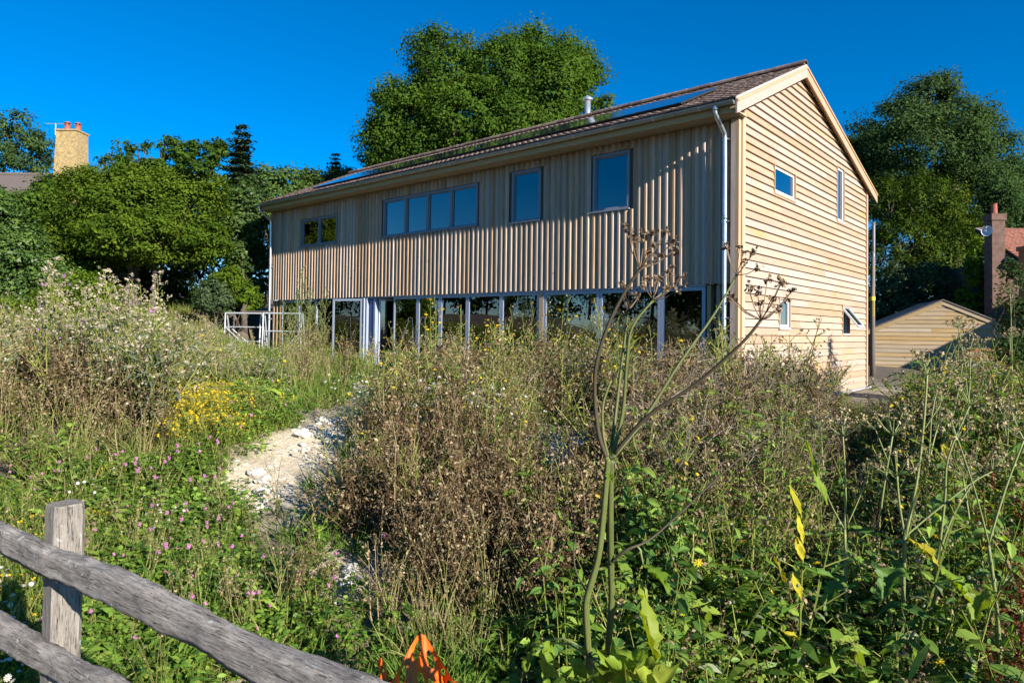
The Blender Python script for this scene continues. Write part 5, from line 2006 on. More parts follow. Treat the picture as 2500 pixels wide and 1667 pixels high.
def lobed_leaf(p, d, L, w, droop, parent, org, rnd, mat, name='leaf', lobes=4, roll=0.0):
    """big crumpled leaf with deep lobes and a midrib"""
    p = np.array(p, float)
    d = np.array(d, float)
    d /= np.linalg.norm(d)
    s = np.cross(d, (0, 0, 1.))
    s /= np.linalg.norm(s) + 1e-9
    n = np.cross(s, d)
    s, n = s * math.cos(roll) + n * math.sin(roll), n * math.cos(roll) - s * math.sin(roll)
    K = lobes * 4 if lobes > 1 else 10
    mb = MB()
    V, F = [], []
    nx_ = 4
    for i in range(K + 1):
        t = i / K
        ph = (i % 4)
        lob = (.42, .78, 1.0, .72)[ph] if lobes > 1 else 1 - .1 * (i % 2)
        env = math.sin(math.pi * (t * .86 + .12)) ** .8
        ww = w * env * lob * .5 if i < K else .004
        q = p + d * L * t + np.array([0, 0, -droop * L * t * t])
        for j in range(-nx_, nx_ + 1):
            f = j / nx_
            V.append(q + s * ww * f + d * abs(f) * ww * .35 + n * (abs(f) * ww * .25 + rnd.gauss(0, .07) * w * abs(f) + .10 * w * math.sin(7 * t + 2.5 * f)) - org)
    m = 2 * nx_ + 1
    for i in range(K):
        for j in range(m - 1):
            F.append((i * m + j, i * m + j + 1, (i + 1) * m + j + 1, (i + 1) * m + j))
    mb.add(V, F, 0, rnd.random())
    mb.tube([p - org, p + d * L * .5 + np.array([0, 0, -droop * L * .25]) - org, p + d * L * .95 + np.array([0, 0, -droop * L * .9]) - org], [L * .012, L * .008, L * .003], 4, 0, False, 1.0)
    return link(name, mb.mesh('leaf', [mat], smooth=True, tint=True), parent)

STEM_K = .8
def ribbed(mb, pts, rad, tint):
    """ridged stem: alternate rows stand proud and differ in tint"""
    o0 = mb.n
    mb.tube(pts, rad, 16, 0, True, tint)
    V = mb.v
    n = len(pts)
    for i in range(n):
        c = np.array(pts[i])
        for k in range(0, 16, 2):
            q = o0 + i * 16 + k
            V[q] = tuple(c + (np.array(V[q]) - c) * .86)
    f0 = len(mb.f) - ((n - 1) * 16 + 2)
    for j in range((n - 1) * 16):
        mb.t[f0 + j] = min(1, max(0, tint + (.14 if (j % 16) % 4 < 2 else -.12) + random.gauss(0, .07)))

def hogweed(name, label, b, stems, umbels, leaf_list, seed, dry, group=None, base=None):
    """stems: list of (points (bearing, height, distance offset), r0, r1, dark)"""
    rnd = random.Random(seed)
    p0 = place(stems[0][0][0][0], stems[0][0][0][1], b)
    gz = float(ground_z(p0[0], p0[1]))
    org = np.array([p0[0], p0[1], gz])
    root = empty(name, org)
    tag(root, label, 'hogweed', group)
    allp = []
    for k, (pts, r0, r1, dark, grounded) in enumerate(stems):
        P = [place(q[0], q[1], b + (q[2] if len(q) > 2 else 0)) for q in pts]
        if grounded:
            P = [np.array([P[0][0] + .01, P[0][1], float(ground_z(P[0][0], P[0][1])) - .03])] + P
        P = smooth_path(P, 4)
        allp += P
        n = len(P)
        mb = MB()
        rad = [(r0 + (r1 - r0) * i / (n - 1)) * STEM_K * rnd.uniform(.96, 1.05) for i in range(n)]
        ribbed(mb, [q - org for q in P], rad, .75 if not dark else .3)
        link('stem' if grounded else 'branch', mb.mesh('stem', [M_HDARK if dark else (M_HSTEM if dry else M_HLIGHT)], smooth=True, tint=True), root)
        # swollen joint at the foot of every branch
        if not grounded:
            mb = MB()
            ball(mb, P[0] - org, r0 * 1.05, 0, 8, 5, .08)
            link('node', mb.mesh('node', [M_HSTEM], smooth=True, tint=True), root)
    for (vx, vy, db, dvx, dvy, rpx, rays) in umbels:
        c = place(vx, vy, b + db)
        e = place(vx + dvx, vy + dvy, b + db - .02)
        umbel(c, e - c, rpx * b / KV * (1.0 if dry else 1.2), rays, dry, root, org, rnd)
    for (vx, vy, db, dx, dy, L, w, droop, mat, roll) in leaf_list:
        c = place(vx, vy, b + db)
        e = place(vx + dx, vy + dy, b + db - .25 * abs(dx) / 100 * .3 - .08)
        lobed_leaf(c, e - c, L, w, droop, root, org, rnd, mat, roll=roll)
        near = min(allp, key=lambda q: np.linalg.norm(q - c))
        mb = MB()
        mb.tube([near - org, (near + c) / 2 + np.array([0, 0, .02]) - org, c - org], [.004, .0035, .003], 6, 0, True, .6)
        link('leaf_stalk', mb.mesh('leaf_stalk', [M_HLIGHT], smooth=True, tint=True), root)
    return root

hogweed('hogweed', 'tall leaning hogweed gone to seed in the middle foreground', 2.2,
        [([(1354, 1568), (1350, 1480), (1346, 1395), (1352, 1358), (1374, 1280), (1386, 1180), (1393, 1100), (1397, 1052)], .0155, .012, False, True),
         ([(1400, 1568, .03), (1398, 1480, .03), (1405, 1380, .03), (1403, 1290, .03), (1402, 1200, .02), (1403, 1110, .02), (1404, 1056, .01)], .0155, .012, False, True),
         ([(1394, 1052), (1376, 1000), (1366, 910), (1371, 830, -.02), (1400, 740, -.04), (1440, 662, -.06), (1470, 618, -.08)], .0095, .006, True, False),
         ([(1398, 1050), (1386, 1000, .04), (1385, 930, .05), (1404, 872, .06)], .007, .004, False, False),
         ([(1402, 1050), (1413, 960, .06), (1426, 850, .1), (1436, 770, .12), (1442, 715, .12)], .0085, .005, False, False),
         ([(1405, 1050), (1430, 950, .02), (1440, 830, .02), (1452, 752, .02), (1500, 690, .03)], .0085, .005, False, False),
         ([(1408, 1045), (1470, 972, -.05), (1520, 932, -.08), (1600, 880, -.12), (1700, 792, -.18), (1748, 735, -.2)], .0085, .0055, True, False),
         ([(1410, 1048), (1480, 962, .08), (1560, 835, .14), (1640, 722, .2), (1692, 632, .24)], .0085, .005, False, False),
         ([(1404, 1292, .02), (1440, 1262, 0), (1490, 1240, .02), (1560, 1180, .05), (1690, 1060, .1), (1800, 985, .15)], .007, .003, True, False),
         ([(1436, 765, .1), (1470, 720, .1), (1535, 665, .1)], .004, .003, False, False),
         ([(1350, 1362), (1320, 1300, .05), (1318, 1200, .1), (1300, 1130, .12)], .004, .002, True, False)],
        [(1470, 618, -.08, 15, -50, 80, 13), (1442, 712, .12, 10, -50, 55, 9), (1500, 690, .03, 30, -50, 60, 9), (1535, 665, .1, 25, -35, 50, 8), (1748, 735, -.2, 8, -40, 75, 12), (1692, 632, .24, 15, -40, 68, 9), (1404, 872, .06, 10, -30, 18, 6)],
        [(1400, 1565, -.12, 50, -70, .22, .20, .15, M_HLEAF, .1), (1372, 1565, -.1, -30, -70, .15, .15, .3, M_HLEAF, -.2), (1440, 1540, -.14, 90, 5, .20, .18, .35, M_HLEAF, .3), (1420, 1550, -.1, 70, -60, .18, .16, .3, M_HLEAF, .5), (1468, 1335, 0, 25, 120, .24, .11, .0, M_HLEAF, .9),
         (1478, 1300, 0, 80, 10, .13, .06, .6, M_HLEAF, .2), (1262, 1475, .1, -8, 50, .16, .10, .1, M_HLEAF, .7), (1240, 1470, .1, -30, 45, .13, .07, .2, M_HLEAF, -.5), (1395, 1085, 0, 20, 25, .05, .03, .3, M_HLEAF, 0)],
        1, True)
RH = [
    ('hogweed', 'green forked hogweed with a tall pale stem near the right edge', 3.4,
     [([(2078, 1568), (2074, 1420), (2078, 1228)], .016, .012, False, True), ([(2078, 1230), (2066, 1160), (2060, 1092)], .008, .006, False, False), ([(2080, 1230), (2105, 1110), (2120, 990), (2130, 860)], .010, .006, False, False),
      ([(2078, 1232), (2140, 1180), (2230, 1110), (2280, 1082)], .006, .004, False, False), ([(2120, 990), (2160, 930)], .004, .003, False, False)],
     [(2060, 1092, 0, -5, -50, 45, 11), (2130, 860, 0, 4, -50, 42, 11), (2280, 1082, 0, 30, -40, 40, 9), (2160, 930, 0, 12, -40, 28, 8)],
     [(2080, 1300, 0, -60, 30, .22, .16, .4, M_NETTLE, .2), (2085, 1240, 0, 60, 20, .16, .09, .5, M_YLEAF, .3)]),
    ('hogweed', 'green hogweed with arching side branch, rightmost of the standing hogweeds', 3.5,
     [([(2152, 1568), (2150, 1420), (2150, 1285)], .016, .012, False, True), ([(2150, 1288), (2186, 1190), (2220, 1130), (2252, 1088)], .009, .005, False, False), ([(2154, 1288), (2170, 1150), (2178, 1050), (2228, 930)], .009, .005, False, False), ([(2150, 1290), (2125, 1240), (2100, 1205)], .006, .004, False, False)],
     [(2252, 1088, 0, 25, -40, 46, 10), (2228, 930, 0, 10, -50, 50, 11), (2100, 1205, 0, -20, -30, 24, 8)],
     [(2150, 1300, 0, 70, 40, .22, .15, .5, M_HLEAF, .3), (2150, 1420, 0, -70, 20, .2, .15, .5, M_NETTLE, -.2)]),
    ('hogweed', 'slim hogweed with a single umbel left of the forked one', 3.6,
     [([(1945, 1568), (1944, 1400), (1940, 1215)], .012, .009, False, True), ([(1940, 1216), (1942, 1110), (1936, 1002)], .007, .005, False, False), ([(1941, 1216), (1975, 1140), (1990, 1090)], .005, .003, False, False), ([(1940, 1216), (1905, 1150), (1880, 1075)], .005, .003, False, False)],
     [(1936, 1002, 0, -3, -50, 44, 10), (1990, 1090, 0, 10, -40, 26, 8), (1880, 1075, 0, -10, -40, 28, 8)],
     [(1942, 1330, 0, -60, 30, .2, .13, .5, M_NETTLE, .2)]),
    ('hogweed', 'brown topped hogweed behind the forked one', 4.6,
     [([(2020, 1400), (2020, 1200), (2050, 1000)], .013, .008, False, True), ([(2050, 1000), (2085, 960)], .005, .004, False, False), ([(2040, 1060), (2010, 985)], .005, .004, False, False)],
     [(2050, 1000, 0, 3, -50, 50, 11), (2085, 960, 0, 15, -40, 30, 8), (2010, 985, 0, -15, -40, 30, 8)], []),
    ('hogweed', 'hogweed with spread ribs leaning out at the right edge', 3.1,
     [([(2300, 1568), (2290, 1400), (2270, 1250)], .012, .009, False, True), ([(2270, 1250), (2310, 1120), (2352, 1010)], .007, .005, False, False), ([(2272, 1252), (2240, 1130), (2200, 1010)], .006, .004, False, False)],
     [(2352, 1010, 0, 10, -50, 50, 10), (2200, 1010, 0, -10, -50, 40, 10)], [(2280, 1350, 0, -60, 30, .2, .13, .5, M_HLEAF, .2)]),
    ('hogweed', 'pale straw hogweed head above the right bushes near the shed', 7.5,
     [([(2270, 1050), (2268, 960), (2262, 890)], .014, .009, False, True), ([(2262, 892), (2290, 860)], .006, .004, False, False), ([(2262, 892), (2235, 862)], .006, .004, False, False)],
     [(2262, 890, 0, 3, -40, 32, 10), (2290, 860, 0, 15, -30, 24, 8), (2235, 862, 0, -15, -30, 24, 8)], []),
]
for i, (nm, lab, b, st, um, lv) in enumerate(RH):
    hogweed(nm, lab, b, st, um, lv, 20 + i, False, 'hogweeds in the right foreground')

# more of the same hogweeds crowding the right bank
src_h = [x for x in bpy.data.objects if x.name.startswith('hogweed') and x.parent is None and x.get('group')]
rc = random.Random(44)
for i, (vx, b, s) in enumerate(((2150, 5.4, .9), (2120, 5.0, 1.0), (2210, 5.8, 1.05), (2310, 5.2, 1.0), (2260, 6.6, 1.0), (2170, 7.0, 1.05), (2290, 7.4, 1.0), (1900, 5.6, .8), (2330, 8.6, 1.1), (2200, 8.4, .95), (1800, 5.2, .75), (2240, 4.4, .85))):
    r0 = src_h[i % 4]
    a = (vx - 1176) / KV * b
    x, y = W2(a, b)
    c = r0.copy()
    COL.objects.link(c)
    c.location = (x, y, float(ground_z(x, y)))
    c.rotation_euler = (rc.gauss(0, .06), rc.gauss(0, .06), rc.uniform(0, 6.28))
    c.scale = (s, s, s * rc.uniform(.85, 1.05))
    for ch in list(r0.children):
        k = ch.copy()
        COL.objects.link(k)
        k.parent = c
    tag(c, 'green hogweed in the crowd on the right bank, behind the nearest ones', 'hogweed', 'hogweed crowd on the right bank')

# withering plant with hanging yellow leaves
rnd = random.Random(8)
p0 = place(1835, 1568, 3.3)
org = np.array([p0[0], p0[1], float(ground_z(p0[0], p0[1]))])
ydock = empty('yellowing_dock', org)
tag(ydock, 'withering plant with long hanging yellow leaves in the right foreground', 'plant')
mb = MB()
top = place(1815, 1095, 3.3)
mb.tube([q - org for q in smooth_path([org, place(1838, 1400, 3.3), place(1842, 1250, 3.3), place(1815, 1120, 3.3), top])], .006, 6, 0, True, .5)
link('stem', mb.mesh('stem', [M_STEMG], smooth=True, tint=True), ydock)
for (vx, vy, dx, dy, L, w, m) in ((1812, 1112, 28, 68, .155, .04, M_YLEAF), (1830, 1180, 14, 60, .13, .035, M_YLEAF), (1828, 1232, 14, 46, .11, .045, M_YLEAF), (1778, 1278, 22, 50, .12, .05, M_YLEAF), (1818, 1318, 20, 48, .11, .05, M_YLEAF), (1792, 1448, 40, 14, .09, .05, M_YLEAF),
                                 (1850, 1010, 20, 60, .17, .05, M_HERBL), (1868, 1080, 24, 55, .16, .05, M_HERBL), (1845, 1380, -60, 30, .16, .06, M_HERB), (1842, 1300, 60, 20, .17, .06, M_HERB)):
    c = place(vx, vy, 3.3)
    e = place(vx + dx, vy + dy, 3.27)
    lobed_leaf(c, e - c, L, w, .05, ydock, org, rnd, m, lobes=1, roll=rnd.uniform(-.8, .8))
    q = MB()
    q.tube([c - org, place(vx + (1838 - vx) * .8, vy + 25, 3.3) - org], [.0025, .003], 4, 0, False)
    link('leaf_stalk', q.mesh('leaf_stalk', [M_STEMG], tint=True), ydock)

# fan of dry rust-brown bramble canes lying across the right middle
for k, (pts, lab) in enumerate((([(1480, 1290), (1620, 1170), (1780, 1060), (1920, 985)], 'long rust brown bramble cane arching up to the right'), ([(1500, 1250), (1640, 1150), (1760, 1120), (1860, 1060)], 'shorter rust brown bramble cane below the long one'))):
    P = smooth_path([place(*q, 4.6 + k * .2) for q in pts], 5)
    org = P[0].copy()
    org[2] = float(ground_z(org[0], org[1]))
    mb = MB()
    mb.tube([org - org] + [q - org for q in P], [.007] + [.006 - .004 * i / len(P) for i in range(len(P))], 5, 0, False, .4)
    for i in range(4, len(P), 1):
        for s in range(3):
            d = np.array([rnd.gauss(0, 1), rnd.gauss(0, 1), rnd.gauss(.3, 1)])
            mb.tube([P[i] - org, P[i] - org + d / np.linalg.norm(d) * rnd.uniform(.06, .22)], [.003, .001], 3, 0, False)
    o = link('bramble_cane', mb.mesh('bramble_cane', [M_DEAD], tint=True), None, org)
    tag(o, lab, 'cane')

# ------------------------------------------------------------------ crumpled orange barrier mesh
og = place(950, 1600, 2.95)
og[2] = float(ground_z(og[0], og[1]))
def crumple(u, v):
    """sheet bunched up on itself: a peak, a lower shoulder and folds; u,v in 0..1"""
    an = (u - .5) * 4.6
    top = .44 + .23 * math.exp(-((u - .60) / .17) ** 2) + .09 * math.exp(-((u - .10) / .10) ** 2)
    rad = (.06 + .12 * (1 - v)) * (1 + .4 * math.sin(5 * an + 1.2))
    z = top * v + .025 * math.sin(11 * u + 5 * v)
    x = (u - .5) * .36 + rad * math.sin(an) * .35 + .03 * math.sin(9 * v + 4 * u)
    y = -rad * math.cos(an) * 1.3 + .05 * math.sin(8 * v + 9 * u)
    return np.array([x, y, max(z, .005)])
mb = MB()
nu, nv = 9, 7
vid = {}
for off in (0.0, .0035):
    for i in range(nu):
        for j in range(nv):
            u0, u1, v0, v1 = i / nu, (i + 1) / nu, j / nv, (j + 1) / nv
            uc, vc, hu, hv = (u0 + u1) / 2, (v0 + v1) / 2, (u1 - u0) / 2, (v1 - v0) / 2
            outer, inner = [], []
            for k in range(12):
                an = 2 * math.pi * k / 12 + math.pi / 12
                c, s = math.cos(an), math.sin(an)
                m = max(abs(c), abs(s))
                outer.append(crumple(uc + hu * c / m, vc + hv * s / m) + np.array([0, -off, off]))
                inner.append(crumple(uc + hu * .58 * c, vc + hv * .60 * s) + np.array([0, -off, off]))
            mb.add(outer + inner, [(k, (k + 1) % 12, 12 + (k + 1) % 12, 12 + k) for k in range(12)])
on = mb.build('orange_barrier_mesh', M_ORANGE, None, loc=og)
on.rotation_euler = (0, 0, math.radians(40))
tag(on, 'crumpled orange plastic barrier mesh lying in the weeds at the bottom', 'barrier mesh')

# ------------------------------------------------------------------ builders' trestles by the left end of the house
def trestle(vx0, vx1, b, ztop, label, mirror=1):
    p, q = place(vx0, 760, b), place(vx1, 760, b)
    p[2] = q[2] = 0
    g = float(ground_z((p[0] + q[0]) / 2, (p[1] + q[1]) / 2))
    root = empty('steel_trestle', ((p[0] + q[0]) / 2, (p[1] + q[1]) / 2, g), math.atan2(q[1] - p[1], q[0] - p[0]))
    tag(root, label, 'trestle', 'builders trestles')
    w = np.linalg.norm(q - p) / 2
    H = ztop - g
    for k, yy in enumerate((-.0, .42)):
        lean = .06 if k else -.06
        for s in (-1, 1):
            m = MB()
            m.tube([(s * w, yy + lean, -.1), (s * w, yy * .25, H)], .019, 8)
            m.build('leg', M_STEEL, root)
        for t in (.35, .68):
            m = MB()
            yb = yy + lean + (yy * .25 - yy - lean) * t
            m.tube([(-w, yb, H * t), (w, yb, H * t)], .015, 8)
            m.build('rail', M_STEEL, root)
        m = MB()
        m.tube([(-w * mirror, yy * .7, H * .68), (w * .6 * mirror, yy * .9, H * .1)], .012, 8)
        m.build('brace', M_STEEL, root)
    m = MB()
    m.tube([(-w - .02, .05, H), (w + .02, .05, H)], .022, 8)
    m.build('top_bar', M_STEEL, root)
trestle(517, 598, 17.6, 1.70, 'grey steel trestle standing on the bank, left of the pair')
trestle(604, 692, 17.2, 1.70, 'grey steel trestle nearest the open door, right of the pair', -1)
a_, b_ = place(566, 716, 17.4), place(622, 716, 17.35)
mb = MB()
d = b_ - a_
d[2] = 0
s = np.cross([0, 0, 1.], d / np.linalg.norm(d)) * .1
z = 1.725
mb.prism([(a_[0] - s[0], a_[1] - s[1], z), (b_[0] - s[0], b_[1] - s[1], z), (b_[0] + s[0], b_[1] + s[1], z), (a_[0] + s[0], a_[1] + s[1], z)], (0, 0, .035))
tag(mb.build('scaffold_plank', M_OLDB), 'short dark plank lying across the two steel trestles', 'plank')

# ------------------------------------------------------------------ board fence under the hedge
pA, pB = place(300, 700, 22.6), place(492, 705, 22.2)
bf = empty('board_fence', (pA[0], pA[1], float(ground_z(pA[0], pA[1]))))
tag(bf, 'dark upright board fence in the shade under the left hedge', 'fence')
nbrd = 24
bo = np.array([pA[0], pA[1], float(ground_z(pA[0], pA[1]))])
dd = (pB - pA)
dd[2] = 0
ang = math.atan2(dd[1], dd[0])
bw_ = np.linalg.norm(dd) / nbrd
rnd = random.Random(12)
for i in range(nbrd):
    c = pA + dd * ((i + .5) / nbrd)
    m = MB()
    m.box(-bw_ * .46, bw_ * .46, -.01 - rnd.uniform(0, .012), .012, 0, 1)
    o = m.build('board', M_FENCEB, bf)
    z0 = 1.25
    top = 2.98 + rnd.uniform(-.03, .03)
    o.matrix_world = Matrix.Translation(Vector((c[0], c[1], z0))) @ Matrix.Rotation(ang + rnd.gauss(0, .01), 4, 'Z') @ Matrix.Diagonal((1, 1, top - z0, 1))

# ------------------------------------------------------------------ timber pole
p = place(2004, 700, 21)
gz = float(ground_z(p[0], p[1]))
pole = empty('timber_pole', (p[0], p[1], gz))
tag(pole, 'slim dark timber pole with a yellow tag behind the gable corner', 'pole')
H = place(2005, 510, 21)[2] - gz
mb = MB()
mb.tube([(0, 0, -.2), (0, 0, H * .5), (.03, .02, H)], [.08, .07, .045], 10)
mb.build('shaft', M_POLE, pole, smooth=True)
mb = MB()
zt = place(2005, 690, 21)[2] - gz
mb.tube([(0, 0, zt), (0, 0, zt + .12)], [.08, .079], 10)
mb.box(.03, .07, -.12, -.09, zt - .5, zt)
mb.build('yellow_band', M_YEL, pole)
mb = MB()
mb.tube([(.06, -.05, H - .9), (.06, -.05, H - .1)], .012, 6)
mb.tube([(.06, -.09, H - 1.1), (.06, -.09, H - 1.0)], .03, 6)
mb.build('cable_fitting', M_STEEL, pole)

# ------------------------------------------------------------------ small clapboard shed
sc_ = place(2165, 760, 24)
sg = -.05
ang = math.atan2(.6577, .7533) - math.radians(21)
shed = empty('clapboard_shed', (sc_[0], sc_[1], sg), ang)
tag(shed, 'small pine clad shed with low gable, partly in shadow, right of the house', 'shed')
hw, ze, za = 2.35, 1.50, 2.58
SHD = 4.0
sh = lambda x: ze - sg + (za - ze) * (1 - abs(x) / hw)
mb = MB()
mb.prism([(-hw + .1, .02, 0), (hw - .1, .02, 0), (hw - .1, .02, ze - sg - .02), (0, .02, za - sg - .08), (-hw + .1, .02, ze - sg - .02)], (0, SHD, 0))
mb.build('wall', M_OLDB, shed)
rr = random.Random(6)
k = 0
z = 0.02
while z < za - sg - .1:
    z1 = z + .165
    def hwz(zz):
        zt_ = zz - (ze - sg)
        return hw - .1 if zt_ <= 0 else max(0.02, hw * (1 - zt_ / (za - ze)) - .08)
    w0, w1 = hwz(z), hwz(z1)
    cut = rr.uniform(-.8, .8)
    for (l, r_) in ((-1, 0), (0, 1)):
        x00 = -w0 if l == -1 else cut * min(1, w0)
        x01 = cut * min(1, w0) if l == -1 else w0
        x10 = -w1 if l == -1 else max(-w1, min(w1, cut))
        x11 = max(-w1, min(w1, cut)) if l == -1 else w1
        if x01 - x00 < .05:
            continue
        v = [(x00, -.03, z), (x01, -.03, z), (x11, -.006, z1), (x10, -.006, z1), (x00, .018, z), (x01, .018, z), (x11, .018, z1), (x10, .018, z1)]
        MB().add(v, [(0, 1, 2, 3), (5, 4, 7, 6), (4, 5, 1, 0), (1, 5, 6, 2), (4, 0, 3, 7), (3, 2, 6, 7)]).build('clapboard', M_SHED, shed)
    z += .15
for s in (-1, 1):
    mb = MB()
    e = hw + .12
    ez = (ze - sg) - (za - ze) / hw * .12
    mb.prism([(0, -.06, za - sg - .13), (s * e, -.06, ez - .13), (s * e, -.06, ez + .02), (0, -.06, za - sg + .02)], (0, .025, 0))
    mb.build('barge_board', M_SHED, shed)
    mb = MB()
    mb.prism([(0, -.09, za - sg + .025), (s * (e + .03), -.09, ez + .012), (s * (e + .03), -.09, ez + .06), (0, -.09, za - sg + .075)], (0, SHD + .2, 0))
    mb.build('roof', M_ROOFG, shed)

# ------------------------------------------------------------------ brick cottage at the right edge
cg = -.05
cc = place(2285, 700, 26)
cot = empty('brick_cottage', (cc[0], cc[1], cg), math.atan2(.6577, .7533))
tag(cot, 'old red brick cottage with tiled roof and chimney at the right edge', 'house')
def course_box(parent, x0, x1, y0, y1, z0, z1, mat, name='brick_course', ch=.075):
    """masonry laid as separate courses with recessed joints"""
    m = MB()
    z = z0
    while z < z1 - .01:
        m.box(x0, x1, y0, y1, z, min(z1, z + ch - .01))
        m.box(x0 + .008, x1 - .008, y0 + .008, y1 - .008, min(z1, z + ch - .01), min(z1, z + ch))
        z += ch
    return m.build(name, mat, parent)
zch = place(2285, 492, 26)[2] - cg
st = course_box(cot, -.25, .25, -.22, .22, 0, zch - .25, M_BRICKD, 'chimney')
course_box(st, -.29, .29, -.26, .26, zch - .25, zch, M_BRICKD, 'chimney_head')
mb = MB()
mb.tube([(-.02, 0, zch), (-.02, 0, zch + .36), (-.02, 0, zch + .42)], [.12, .10, .115], 14)
mb.build('chimney_pot', M_TERRA, st)
ex = 7.0
zr = place(2320, 510, 26)[2] - cg
zv = place(2320, 600, 26)[2] - cg
mb = MB()
mb.box(.30, ex, -.1, 4.2, 0, zv - .05)
mb.build('wall', M_BRICKD, cot)
# tiled roof slope facing the garden
mb = MB()
run = 1.5
mb.prism([(.40, -.75, zv), (ex + .2, -.75, zv), (ex + .2, -.75 + run * 1.6, zr), (.40, -.75 + run * 1.6, zr)], (0, .06, -.10))
rf = mb.build('roof', M_DARK, cot)
Vs, Fs, At, base = [], [], [], 0
sd = np.array([0, run * 1.6, zr - zv])
sl_ = np.linalg.norm(sd)
sd = sd / sl_
sn = np.array([0, -sd[2], sd[1]])
for r in range(int(sl_ / .11) + 1):
    for c in range(int((ex - .3) / TW)):
        pnt = np.array([.46 + c * TW + (r % 2) * TW / 2, -.78, zv - .005]) + sd * r * .11 + sn * random.gauss(.004, .004)
        Vs.append(pnt + tva[:, :1] * np.array([1., 0, 0]) + tva[:, 1:2] * sd + tva[:, 2:3] * sn)
        Fs.append(quads + base)
        At.append(np.full(len(quads), random.random()))
        base += len(tva)
ct = link('roof_tiles', np_mesh('roof_tiles', np.concatenate(Vs), np.concatenate(Fs), M_BRICK, attr=np.concatenate(At)), cot)
ct['kind'] = 'stuff'
pz = place(2346, 566, 23.5)
pr_ = empty('brick_pier', (pz[0] + .2, pz[1] + .15, cg), math.atan2(.6577, .7533))
tag(pr_, 'orange brick pier with projecting cap at the right edge of the view', 'pier')
zp = pz[2] - cg
course_box(pr_, -.22, .5, -.2, .2, 0, zp - .15, M_BRICKO, 'shaft')
course_box(pr_, -.27, .55, -.25, .25, zp - .15, zp, M_BRICKO, 'cap')
# satellite dish on the chimney
dc = place(2268, 531, 25.3)
dish = empty('satellite_dish', dc)
tag(dish, 'pale grey satellite dish fixed to the cottage chimney', 'dish')
n = -(dc - CAM) / np.linalg.norm(dc - CAM) + np.array([-.25, 0, .25])
n /= np.linalg.norm(n)
u = np.cross(n, [0, 0, 1.])
u /= np.linalg.norm(u)
w = np.cross(n, u)
V, F = [np.zeros(3)], []
for j in range(1, 5):
    rad = .19 * j / 4
    for k in range(18):
        an = 2 * math.pi * k / 18
        V.append(rad * (u * math.cos(an) + w * math.sin(an) * 1.1) + n * .07 * (j / 4) ** 2)
for k in range(18):
    F.append((0, 1 + k, 1 + (k + 1) % 18))
for j in range(3):
    for k in range(18):
        a = 1 + j * 18
        F.append((a + k, a + 18 + k, a + 18 + (k + 1) % 18, a + (k + 1) % 18))
mb = MB()
mb.add(V, F)
mb.add([v - n * .012 for v in V], [f[::-1] for f in F])
mb.build('reflector', M_DISH, dish, smooth=True)
mb = MB()
mb.tube([-w * .2, n * .25 - w * .05], .012, 6)
mb.box(*(sorted((n[0] * .25 - .03, n[0] * .25 + .03))), *(sorted((n[1] * .25 - .03, n[1] * .25 + .03))), n[2] * .25 - .08, n[2] * .25)
mb.build('feed_arm', M_STEEL, dish)
mb = MB()
mb.tube([-n * .02, -n * .25 + u * .1, -n * .3 + u * .45 + np.array([0, 0, .22])], .022, 6)
mb.build('bracket', M_DISH, dish)

# neighbouring garage whose roof edge throws the slanting shadow over the shed
sa, sb = .597, -.70
q1 = np.array([(2275 - 1176) / KV * 24 + 13 * sa, 24 + 13 * sb])
q2 = np.array([(2000 - 1176) / KV * 24 + 13 * sa, 24 + 13 * sb])
gx0, gy0 = W2(q2[0], q2[1])
gar = empty('weatherboard_garage', (gx0, gy0, -.1), math.atan2(.6577, .7533))
tag(gar, 'garage standing out of view to the right, its roof shading the shed', 'garage')
gw = q1[0] - q2[0]
ge = 5.0 - .6
gr = ge + 2.0
mb = MB()
mb.prism([(.1, .1, 0), (2 * gw - .1, .1, 0), (2 * gw - .1, .1, ge - .05), (gw, .1, gr - .1), (.1, .1, ge - .05)], (0, 4.5, 0))
mb.build('wall', M_OLDB, gar)
for s0, s1 in ((0, gw), (2 * gw, gw)):
    mb = MB()
    mb.prism([(s0, 0, ge), (s1, 0, gr), (s1, 0, gr + .12), (s0, 0, ge + .12)], (0, 4.7, 0))
    mb.build('roof', M_ROOFG, gar)
mb = MB()
mb.box(1.2, 3.4, .04, .098, 0, 2.2)
mb.build('door', M_SHED, gar)

# stack of planks beside the shed
pc = place(2262, 772, 20)
stack_g = float(ground_z(pc[0], pc[1]))
rnd = random.Random(15)
for i in range(7):
    m = MB()
    L_ = rnd.uniform(.9, 1.2)
    m.box(-L_ / 2, L_ / 2, -.11, .11, 0, .055)
    o = m.build('rough_plank', M_TERRA if i % 3 == 2 else M_SHED, None, loc=(pc[0] + rnd.gauss(0, .03), pc[1] + rnd.gauss(0, .03), stack_g + .55 + i * .062))
    o.rotation_euler = (0, 0, ang + rnd.gauss(0, .06))
    tag(o, 'rough brown plank in the stack by the shed', 'plank', 'stacked planks by the shed')
for s in (-.35, .35):
    m = MB()
    m.box(-.12, .12, -.12, .12, -.3, .548)
    m.box(-.15, .15, -.15, .15, -.3, .06)
    o = m.build('block_support', M_CONC, None, loc=(pc[0] + s * math.cos(ang), pc[1] + s * math.sin(ang), stack_g))
    o.rotation_euler = (0, 0, ang)
    tag(o, 'grey concrete block pier under the %s end of the plank stack' % ('left' if s < 0 else 'right'), 'block')

